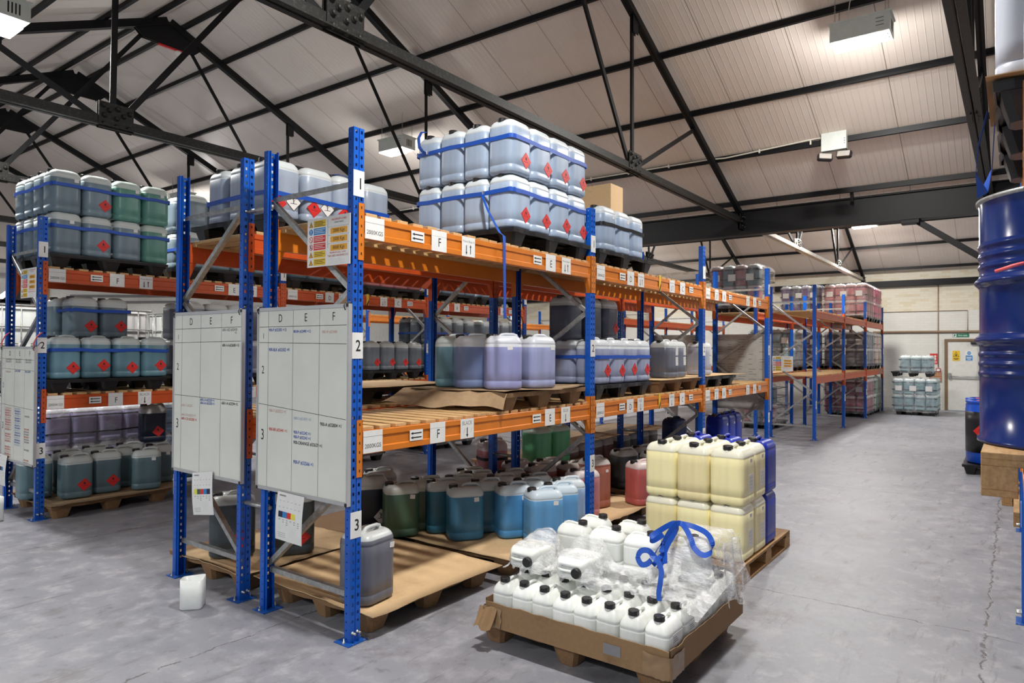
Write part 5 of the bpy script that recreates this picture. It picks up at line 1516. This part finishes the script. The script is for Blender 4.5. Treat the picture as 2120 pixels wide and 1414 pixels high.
# ================================================================ WHITEBOARDS, SIGNS AND PAPERS
def whiteboard(label, y_left, z0, w, h, cols, rows, items, cnr=('', ), x=-.028, headers='DEF', slant=0):
    t = thing('whiteboard', label, 'whiteboard', (x, y_left, z0))
    mb = MB(); mb.box(-.004, .012, -w, 0, 0, h, 'board')
    o = (-.004, 0, 0)
    def ln(x0, z0_, x1, z1_, m='ink', th=.0022):
        d = Vector((x1 - x0, z1_ - z0_)).normalized(); px, pz = -d.y * th / 2, d.x * th / 2
        mb.poly(o, E_R, E_U, [(x0 - px, z0_ - pz), (x1 - px, z1_ - pz), (x1 + px, z1_ + pz), (x0 + px, z0_ + pz)], m, .0006)
    for c in cols: ln(w * c, .01, w * (c + .006), h - .01)
    for r, (a, b) in rows: ln(.012, h * (1 - r), w - .015, h * (1 - b), 'ink', .003)
    xs = [0] + list(cols) + [1]
    for k, ch in enumerate(headers):
        mb.text(o, E_R, E_U, w * (xs[k + 1] + xs[k + 2]) / 2, h * .925, h * .062, ch, 'ink', .0008, True, .8, 0)
    for k, n in enumerate('123'):
        zz_ = (h * (1 - .165), h * (1 - .36), h * (1 - .73))[k]
        mb.text(o, E_R, E_U, w * xs[1] / 2, zz_, h * (.045, .062, .085)[k], n, 'ink', .0008, True, .8, 0)
    for (fx, fzz, s, txt, m) in items:
        mb.text(o, E_R, E_U, w * fx, h * (1 - fzz), s * 1.12, txt, m, .0008, False, .92, .014)
    mb.build('panel', t)
    mb = MB()
    for a in ((-w - .008, -w + .004, -.008, h + .008), (-.004, .008, -.008, h + .008)): mb.box(-.010, .016, a[0], a[1], a[2], a[3], 'alu')
    for a in ((-.008, .014), (h - .014, h + .008)): mb.box(-.010, .016, -w, 0, a[0], a[1], 'alu')
    mb.build('trim', t)
    for yy in (-.006, -w + .006):
        for zz_ in (0, h):
            mb = MB(); mb.bbox(-.013, .017, yy - .012, yy + .012, zz_ - .012, zz_ + .012, 'cap'); mb.build('corner_cap', t)
    for yy in (-.01, -w + .02):
        mb = MB(); mb.tube([(-.012, yy, h - .03), (-.016, yy + .01, h - .005), (-.006, yy + .01, h + .012), (.03, yy, h + .02), (.05, yy + .01, h + .05)], .0028, 'cap', 6); mb.build('cable_tie', t)
    return t
M['board'] = worn('whiteboard_enamel', (.80, .81, .74), (.76, .78, .72), .22, 4, .55, .75, 0, (1, 1, 1), .0)
whiteboard('whiteboard with D E F columns on the front row end frame', .895, .82, .90, 1.17, (.12, .41, .70), ((.10, (.10, .10)), (.187, (.187, .195)), (.53, (.53, .575))),
           [(.13, .125, .024, '900-P #32505 ×15', 'blueink'), (.42, .135, .022, '80-B4 #32490 ×12', 'blueink'), (.73, .14, .022, '900-W #32488', 'faintred'), (.13, .235, .026, '900-BLK #32502 ×9', 'blueink'),
            (.14, .572, .025, '900-Y #32521 ×5', 'faintred'), (.14, .675, .025, '900-BR #32441 ×1', 'redink'), (.43, .60, .024, '900-S #32459 ×8', 'faintblue'), (.43, .675, .024, '900-P #32242 ×1', 'blueink'), (.43, .70, .024, '900-P #32243 ×1', 'blueink'), (.43, .73, .026, '900-ORANGE #32629 ×1', 'ink'),
            (.43, .835, .028, '900-P #32566 ×1', 'blueink'), (.72, .618, .027, '900-A #32804 ×1', 'ink')])
whiteboard('whiteboard with D E F columns on the second row end frame', 1.985, .82, .90, 1.17, (.12, .41, .71), ((.10, (.10, .095)), (.187, (.187, .178)), (.52, (.52, .53))),
           [(.73, .118, .024, '600-1-KD #32410', 'greyink'), (.90, .135, .02, '×5', 'greyink'), (.73, .21, .024, '600-1-A #32608 ×15', 'ink'), (.13, .59, .022, '600-1-C #32271', 'faintred'), (.13, .65, .022, '600-1-CD #32272 ×1', 'faintred'), (.13, .675, .024, '600-1-CA #32202 ×1', 'redink'),
            (.42, .545, .023, '600-2-A #32224 ×1', 'blueink'), (.42, .565, .023, '600-2-A #32303 ×1', 'blueink'), (.73, .555, .024, '600-1-A #32594 ×2', 'ink')])
it = [(.13 + .3 * (k % 3), .115 + .02 * (k // 3), .022, '600-%d-A #3251%d' % (k, k), 'greyink') for k in range(6)]
it += [(.13, .225, .024, '700-S #31204', 'faintred'), (.42, .215, .024, '700-T #31877', 'blueink'), (.72, .218, .024, '700-T #31901', 'blueink')]
rr = random.Random(4)
it += [(.12 + rr.uniform(0, .01), .55 + .021 * k + (.02 if k > 9 else 0) + (.03 if k > 13 else 0), .023, '700-R #3%04d ×%d' % (rr.randint(1000, 9999), rr.randint(1, 9)), 'redink' if k % 4 else 'faintred') for k in range(19)]
it += [(.42 + rr.uniform(0, .01), .545 + .021 * k, .022, '700-B #3%04d ×%d' % (rr.randint(1000, 9999), rr.randint(1, 9)), 'blueink' if k % 3 else 'faintblue') for k in range(16)]
it += [(.71 + rr.uniform(0, .01), .60 + .022 * k, .022, '700-P #3%04d' % rr.randint(1000, 9999), ('greyink', 'greyink', 'redink')[k % 3]) for k in (0, 5, 6, 7, 8, 9, 10, 13, 17, 18)]
whiteboard('whiteboard crowded with red and blue writing on the third row end', YC + .86, .55, .90, 1.18, (.10, .40, .70), ((.10, (.10, .11)), (.19, (.19, .20)), (.51, (.51, .53))), it)
for k, (yy, zz_) in enumerate(((YC + .86, 1.73), (YC - .02, 1.72))):
    mb = MB(); mb.tube([(-.03, yy - .0, zz_ - .03), (-.04, yy + .0, zz_ + .05), (-.02, yy - .03, zz_ + .12), (.02, yy - .04, zz_ + .16)], .006, 'rope', 6); tag(mb.build('cord'), 'pink cord tying the crowded whiteboard, %s end' % ('left', 'right')[k], 'cord')
# boards hung at the far end of the front rows, seen from behind
M['boardback'] = worn('board_back_steel', (.52, .52, .49), (.40, .39, .36), .35, 5, .45, .7, 0.2)
for k, (yl, nm) in enumerate(((.90, 'front row'), (2.03, 'second row'))):
    t = thing('whiteboard', 'grey back of the whiteboard on the far end of the %s' % nm, 'whiteboard', (8.50, yl, .80))
    mb = MB(); mb.box(0, .014, -.90, 0, 0, 1.2, 'boardback')
    rr = random.Random(k)
    for c in range(5):
        for r_ in range(26):
            if rr.random() < .45: continue
            x_ = .05 + c * .17; w_ = rr.uniform(.05, .13); zz_ = 1.12 - r_ * .04
            mb.rect((0, 0, 0), E_R, E_U, x_, zz_, x_ + w_, zz_ + .010, 'greyink', .0006)
    mb.build('panel', t)
    mb = MB()
    for a in ((-.91, -.89), (-.006, .008)): mb.box(-.004, .024, a[0], a[1], -.01, 1.21, 'alu')
    for a in ((-.01, .01), (1.19, 1.21)): mb.box(-.004, .024, -.90, 0, a[0], a[1], 'alu')
    mb.build('trim', t)
def load_sign(label, x, yl, z0, w=.40, h=.30, full=True):
    k = w / .40; s = h / .30
    e = []
    cols = ['yellow', 'signblue', 'red', 'red', 'yellow', 'yellow']
    for i, c in enumerate(cols):
        z1 = .285 - i * .047
        e.append(R_(.062 * k, (z1 - .041) * s, .176 * k, z1 * s, c))
        m = 'ink' if c == 'yellow' else 'white'
        for q in range(3 if i else 4): e.append(R_(.070 * k, (z1 - .011 - q * (.010 if i else .0085)) * s, (.150 + .02 * ((q + i) % 2)) * k, (z1 - .008 - q * (.010 if i else .0085)) * s, m, 2))
        cx_, cz_ = .036 * k, (z1 - .021) * s
        if c == 'yellow':
            e.append(P_([(cx_ - .020, cz_ - .017), (cx_ + .020, cz_ - .017), (cx_, cz_ + .018)], 'ink', 1)); e.append(P_([(cx_ - .016, cz_ - .0145), (cx_ + .016, cz_ - .0145), (cx_, cz_ + .0135)], 'amber', 2)); e.append(R_(cx_ - .002, cz_ - .010, cx_ + .002, cz_ + .004, 'ink', 3))
        elif c == 'signblue':
            e.append(C_(cx_, cz_, .019, 'signblue')); e.append(R_(cx_ - .003, cz_ - .004, cx_ + .003, cz_ + .013, 'white', 2)); e.append(R_(cx_ - .003, cz_ - .013, cx_ + .003, cz_ - .008, 'white', 2))
        else:
            e.append(C_(cx_, cz_, .019, 'red')); e.append(C_(cx_, cz_, .015, 'white', 2)); e.append(P_([(cx_ - .013, cz_ + .010), (cx_ - .010, cz_ + .013), (cx_ + .013, cz_ - .010), (cx_ + .010, cz_ - .013)], 'red', 3))
            if i == 3: e.append(P_([(cx_ - .004, cz_ - .01), (cx_ + .004, cz_ - .01), (cx_ + .003, cz_ + .01), (cx_ - .003, cz_ + .01)], 'ink', 4))
    e.append(R_(.196 * k, .11 * s, .198 * k, .28 * s, 'ink')); e.append(T_(.30 * k, .270 * s, .018 * s, 'MAXIMUM LOAD', 'red')); e.append(T_(.30 * k, .254 * s, .011 * s, 'PER BAY 2000KG', 'ink'))
    for i, tx in enumerate(('2000 Kgs', '2000 Kgs', '8000 Kgs')):
        zz_ = (.190 - i * .051) * s
        e.append(R_(.222 * k, zz_, .375 * k, zz_ + .036 * s, 'amber')); e.append(T_(.298 * k, zz_ + .009 * s, .030 * s, tx, 'ink', 2, True, .95)); e.append(R_(.200 * k, zz_ + .043 * s, .39 * k, zz_ + .0445 * s, 'greyink'))
    e.append(T_(.29 * k, .072 * s, .014 * s, 'MAXIMUM U.D.L. LOAD', 'red')); e.append(T_(.29 * k, .052 * s, .017 * s, 'THE USED RACKING CO', 'redink'))
    for q in range(4): e.append(R_(.20 * k, (.038 - q * .009) * s, (.32 + .02 * (q % 2)) * k, (.039 - q * .009) * s, 'paleink'))
    return sign('load_sign', label, 'sign', x, yl, z0, w, h, e, 'rack load signs')
load_sign('load notice with yellow, blue and red panels on the front row end', -.014, .405, 2.235)
load_sign('load notice with coloured panels on the third row end', -.014, YC + .405, 2.235)
load_sign('load notice with coloured panels on the far rack end', 11.572, .82, 1.34, .40, .30)
def palette_sheet(label, x, y, z, rx, cols, w=.27, h=.30, crease=0):
    ka, kb = w / .165, h / .225
    t = thing('paper_sheet', label, 'paper', (x, y, z)); t.rotation_euler = (rx, 0.04, 0)
    mb = MB(); n = 8
    def bend(a): return -.010 * math.sin(a * PI) - .004
    mb.grid(lambda u, v: (bend(v) * .8, -w * u, -h * v), 5, n, 'white')
    off = .0008
    def cell(x0, y0_, x1, y1_, m):
        x0, x1, y0_, y1_ = x0 * ka, x1 * ka, y0_ * kb, y1_ * kb
        v0, v1 = y0_ / h, y1_ / h
        mb.add([(bend(v0) * .8 - off, -x0, -y0_), (bend(v0) * .8 - off, -x1, -y0_), (bend(v1) * .8 - off, -x1, -y1_), (bend(v1) * .8 - off, -x0, -y1_)], [(0, 1, 2, 3)], m)
    cell(.015, .012, .055, .018, 'greyink')
    for i in range(6):
        for j in range(2): cell(.018 + i * .024, .038 + j * .028, .028 + i * .024, .041 + j * .028, 'paleink')
    for i, c in enumerate(cols): cell(.018 + i * .026, .088, .044 + i * .026, .116, c)
    for i in range(6):
        for j in range(i % 3 + 1): cell(.022 + i * .023, .125 + j * .010, .032 + i * .023, .128 + j * .010, 'greyink')
    for j in range(3): cell(.018, .188 + j * .009, .065, .191 + j * .009, 'paleink')
    mb.build('sheet', t)
    return t
M['sheetgreen'] = flat('printed_green', (.04, .12, .08), .6); M['sheetnavy'] = flat('printed_navy', (.01, .01, .05), .6); M['sheetyellow'] = flat('printed_yellow', (.8, .72, .08), .6)
palette_sheet('paper colour chart hanging under the front row whiteboard', -.042, .645, .825, .02, ('sheetnavy', 'signblue', 'red', 'sheetyellow'))
palette_sheet('paper colour chart hanging crooked under the second row whiteboard', -.042, 1.68, .825, -.14, ('sheetyellow', 'sheetgreen', 'red', 'signblue', 'sheetnavy'))
palette_sheet('paper colour chart hanging under the crowded whiteboard', -.046, YC + .885, .60, .02, ('sheetyellow', 'red', 'sheetnavy', 'signblue'), .27, .32)
palette_sheet('paper chart hanging under the far whiteboard', 8.49, .62, .80, 0, ('sheetnavy',), .22, .30)
palette_sheet('paper chart hanging under the far second whiteboard', 8.49, 1.75, .80, 0, ('sheetnavy',), .22, .30)

# ================================================================ RIGHT HAND RACK: DRUM AND CANS
def steel_drum(x, y, z, label, R=.29, Hd=.88, mat='drum', rim='galv'):
    t = thing('drum', label, 'drum', (x, y, z))
    prof = [(0.0, .012), (R - .02, .012), (R - .006, 0), (R + .004, .002), (R + .004, .014), (R - .004, .02)]
    def P2(z0, z1, n, amp):
        for k in range(n + 1):
            f = k / n; prof.append((R - .004 + amp * (.5 - .5 * math.cos(f * 2 * PI)), z0 + (z1 - z0) * f))
    P2(.235, .262, 6, .004); P2(.27, .297, 6, .004); P2(.305, .332, 6, .004)
    P2(.345, .395, 10, .016)
    P2(.555, .605, 10, .016)
    P2(.62, .648, 6, .005); P2(.658, .686, 6, .005); P2(.696, .724, 6, .005)
    prof += [(R - .004, Hd - .03), (R - .002, Hd - .012)]
    mb = MB(); mb.lathe(prof, (0, 0, 0), mat, 72); mb.build('shell', t)
    mb = MB(); mb.lathe([(R - .002, Hd - .014), (R + .006, Hd - .010), (R + .006, Hd), (R - .002, Hd + .002), (R - .008, Hd - .010), (0, Hd - .012)], (0, 0, 0), rim, 72); mb.build('lid', t)
    return t
nest = wood_pallet(.06, -4.05, L1, 'worn wooden pallet overhanging the right hand rack under the drum', 1.2, 1.0)
steel_drum(.42, -3.32, L1 + .146, 'glossy dark blue steel drum on the right hand rack')
mb = MB(); mb.tube([(.10, -3.09, L1 + .74), (.085, -3.14, L1 + .755), (.10, -3.20, L1 + .77)], .006, 'rope', 6); mb.tube([(.10, -3.19, L1 + .80), (.088, -3.20, L1 + .76), (.082, -3.205, L1 + .72), (.085, -3.24, L1 + .71)], .006, 'rope', 6)
tag(mb.build('cord'), 'short red cord tied across the blue drum', 'cord')
nest_pallet('black', .28, -4.08, L2, 'black plastic pallet on top of the right hand rack')
for i in range(3):
    can(.46 + i * .30, -3.215, L2 + .145, PI, (.42, .44, .50), .80, 'pale jerrycan on top of the right hand rack, %s from camera' % ORD[i], 'pale jerrycans on the right hand rack', bare=False, sz=1.0)
sheet(.26, .9, -4.05, -3.06, L2 + .142, 'cardboard edge under the pale cans on the right hand rack', 21, 'card', .01)
strap('ratchet_strap', 'dark blue strap loop hanging below the right hand rack pallet', [(.50, -3.06, L2 + .10), (.52, -3.03, L2 - .02), (.55, -3.02, L2 - .12), (.60, -3.04, L2 - .2), (.62, -3.07, L2 - .1), (.60, -3.08, L2 + .08)], ups=[(1, 0, 0)] * 6, w=.05)
# plastic drums further on
def plastic_drum(x, y, label, dia=False):
    t = thing('drum', label, 'drum', (x, y, .145)); R = .28
    mb = MB(); mb.lathe([(0, 0), (R - .02, 0), (R, .02), (R, .30), (R + .004, .31), (R, .32), (R, .80), (R - .012, .83), (R - .012, .86), (R + .004, .87), (R + .004, .895), (R - .02, .90), (R - .02, .87), (0, .87)], (0, 0, 0), 'drumplastic', 40); mb.build('shell', t)
    mb = MB(); mb.lathe([(R + .001, .16), (R + .006, .16), (R + .006, .42), (R + .007, .60), (R + .006, .74), (R + .001, .74)], (0, 0, 0), 'tapeblack', 40); mb.build('black_wrap', t)
    mb = MB(); mb.lathe([(0, .89), (.07, .89), (.07, .902), (0, .905)], (-.1, .08, 0), 'red', 16); mb.build('bung', t)
    if dia:
        o = put(DIAM, 'hazard_label', t, (-.272, .10, .47), (0, 0, -PI / 2 - .36)); o.scale = (1.3, 1, 1.3)
    return t
nest_pallet('black', 9.0, -3.52, 0, 'black plastic pallet under the blue and black drums', False)
plastic_drum(9.36, -2.83, 'bright blue plastic drum wrapped in black, front one', True)
plastic_drum(9.95, -2.80, 'bright blue plastic drum wrapped in black, behind the front one')
wood_pallet(5.8, -3.95, 0, 'pale wooden pallet on the floor of the right hand rack', 1.0, .83)
wood_pallet(6.9, -3.85, 0, 'far pale wooden pallet on the floor of the right hand rack', 1.1, .84)
mb = MB(); mb.bbox(4.45, 4.95, -3.6, -3.20, 0, .15, 'palletwood'); tag(mb.build('timber_offcut'), 'stack of pale timber offcuts beside the right hand upright', 'timber')

# ================================================================ SMALL THINGS ON THE FLOOR, TANKS BEHIND
def cut_pail(x, y, rz, label, s=.142, h=.195):
    t = thing('cut_container', label, 'container', (x, y, 0), rz)
    p = rrect(s, s * .92, .028, 6); n = len(p); V = []; F = []
    rings = [(0, .9), (.010, 1.0), (h * .5, 1.0), (h, 1.0)]
    for z, k in rings: V += [(a * k, b * k, z + (.005 * math.sin(math.atan2(b, a) * 2 + .6) if z == h else 0)) for a, b in p]
    for z, k in reversed(rings[1:]): V += [(a * (k - .05), b * (k - .05), max(z, .014) + (.005 * math.sin(math.atan2(b, a) * 2 + .6) if z == h else 0)) for a, b in p]
    for i in range(6): F += [(i * n + k, i * n + (k + 1) % n, (i + 1) * n + (k + 1) % n, (i + 1) * n + k) for k in range(n)]
    F.append(tuple(range(n))[::-1]); F.append(tuple(6 * n + k for k in range(n)))
    mb = MB(); mb.add(V, F, 'whiteplastic', True); mb.build('shell', t)
    mb = MB(); q = [(a * .92, b * .92, .05) for a, b in p]; mb.add(q, [tuple(range(n))], 'whiteplastic'); mb.build('dregs', t)
    return t
cut_pail(-.245, 1.29, -.75, 'small white cut open plastic container on the floor by the racks')
t = cut_pail(-.30, 5.06, .2, 'white bucket on the floor at the left edge beside the third row', .22, .24)
def ibc(x, y, z, label, c=(.62, .62, .60)):
    t = thing('ibc_tank', label, 'tank', (x, y, z))
    mb = MB()
    for i in range(3): mb.box(i * .5 + .0, i * .5 + .1, 0, 1.2, .02, .14, 'galv')
    mb.box(0, 1.1, 0, 1.2, .14, .155, 'galv'); mb.build('base_pallet', t)
    pr = rrect(1.06, 1.14, .14, 6); n = len(pr); V = []
    for zz_, k in ((.16, .96), (.20, 1), (1.05, 1), (1.10, .95), (1.11, .6)): V += [(.55 + a * k, .6 + b * k, zz_) for a, b in pr]
    F = [(i * n + k, i * n + (k + 1) % n, (i + 1) * n + (k + 1) % n, (i + 1) * n + k) for i in range(4) for k in range(n)] + [tuple(4 * n + k for k in range(n)), tuple(range(n))[::-1]]
    mb = MB(); mb.add(V, F, 'can', True); b = mb.build('bottle', t); b.color = (*c, 1.0)
    mb = MB(); pr = rrect(1.10, 1.18, .10, 5)
    for zz_ in (.18, .40, .62, .84, 1.12): mb.tube([(.55 + a, .6 + b_, zz_) for a, b_ in pr], .010 if zz_ < 1 else .016, 'galv', 6, True)
    for k in range(6):
        for (xx, yy) in ((.0 + .02 + k * .212, .01), (.02 + k * .212, 1.19)): mb.tube([(xx, yy, .16), (xx, yy, 1.12)], .008, 'galv', 6)
        for (xx, yy) in ((.0, .06 + k * .216), (1.10, .06 + k * .216)): mb.tube([(xx, yy, .16), (xx, yy, 1.12)], .008, 'galv', 6)
    mb.build('cage', t)
    mb = MB(); mb.lathe([(.11, 1.10), (.11, 1.14), (0, 1.14)], (.55, .6, 0), 'cap', 20); mb.build('lid', t)
    mb = MB(); mb.rect((-.018, .62, .45), E_R, E_U, 0, 0, .16, .20, 'white'); mb.rect((.62, -.012, .45), B_R, B_U, 0, 0, .14, .18, 'white'); mb.build('paper_label', t)
    return t
ibc(.05, 7.35, 0, 'caged tank on the floor, lower of the pair at the left')
ibc(.05, 7.35, 1.16, 'caged white tank stacked at the left edge', (.66, .66, .62))
ibc(1.30, 7.30, 0, 'caged tank on the floor, lower of the middle pair')
ibc(1.30, 7.30, 1.16, 'caged tank with mauve liquid, upper of the middle pair', (.34, .27, .31))
ibc(2.75, 7.5, 0, 'caged tank on the floor, lower of the right pair')
ibc(2.75, 7.5, 1.16, 'caged bright white tank, upper of the right pair', (.80, .82, .80))
mb = MB(); mb.bbox(.50, .86, 7.5, 7.9, 2.30, 2.36, 'cap'); mb.add([(.50, 7.5, 2.32), (.95, 7.5, 2.32), (.86, 7.5, 2.58), (.80, 7.5, 2.60), (.50, 7.9, 2.32), (.95, 7.9, 2.32), (.86, 7.9, 2.58), (.80, 7.9, 2.60)], [(0, 1, 2, 3), (7, 6, 5, 4), (0, 4, 5, 1), (1, 5, 6, 2), (2, 6, 7, 3), (3, 7, 4, 0)], 'cap')
tag(mb.build('rubber_wedge'), 'dark wedge shaped cover on the left caged tanks', 'cover')
mb = MB(); mb.bbox(4.55, 5.45, 19.9, 20.0, 0, 4.2, 'board_brown'); tag(mb.build('wall_panel'), 'brown wooden panel on the white end wall', 'panel')
mb = MB()
for z in (3.45, 3.25): mb.tube([(6.0, 19.9, z - .15), (9.5, 19.9, z + .08)], .03, 'greyink', 8)
tag(mb.build('wall_pipe'), 'two dark sloping pipes on the white end wall', 'pipe')
t = thing('notice_board', 'dark framed notice board on the white end wall', 'board', (4.1, 19.9, 2.2))
mb = MB(); mb.bbox(-.25, .25, -.04, 0, 0, 1.0, 'cap'); mb.build('frame', t); mb = MB(); mb.rect((-.2, -.045, .05), B_R, B_U, 0, 0, .4, .9, 'faintblue'); mb.build('poster', t)
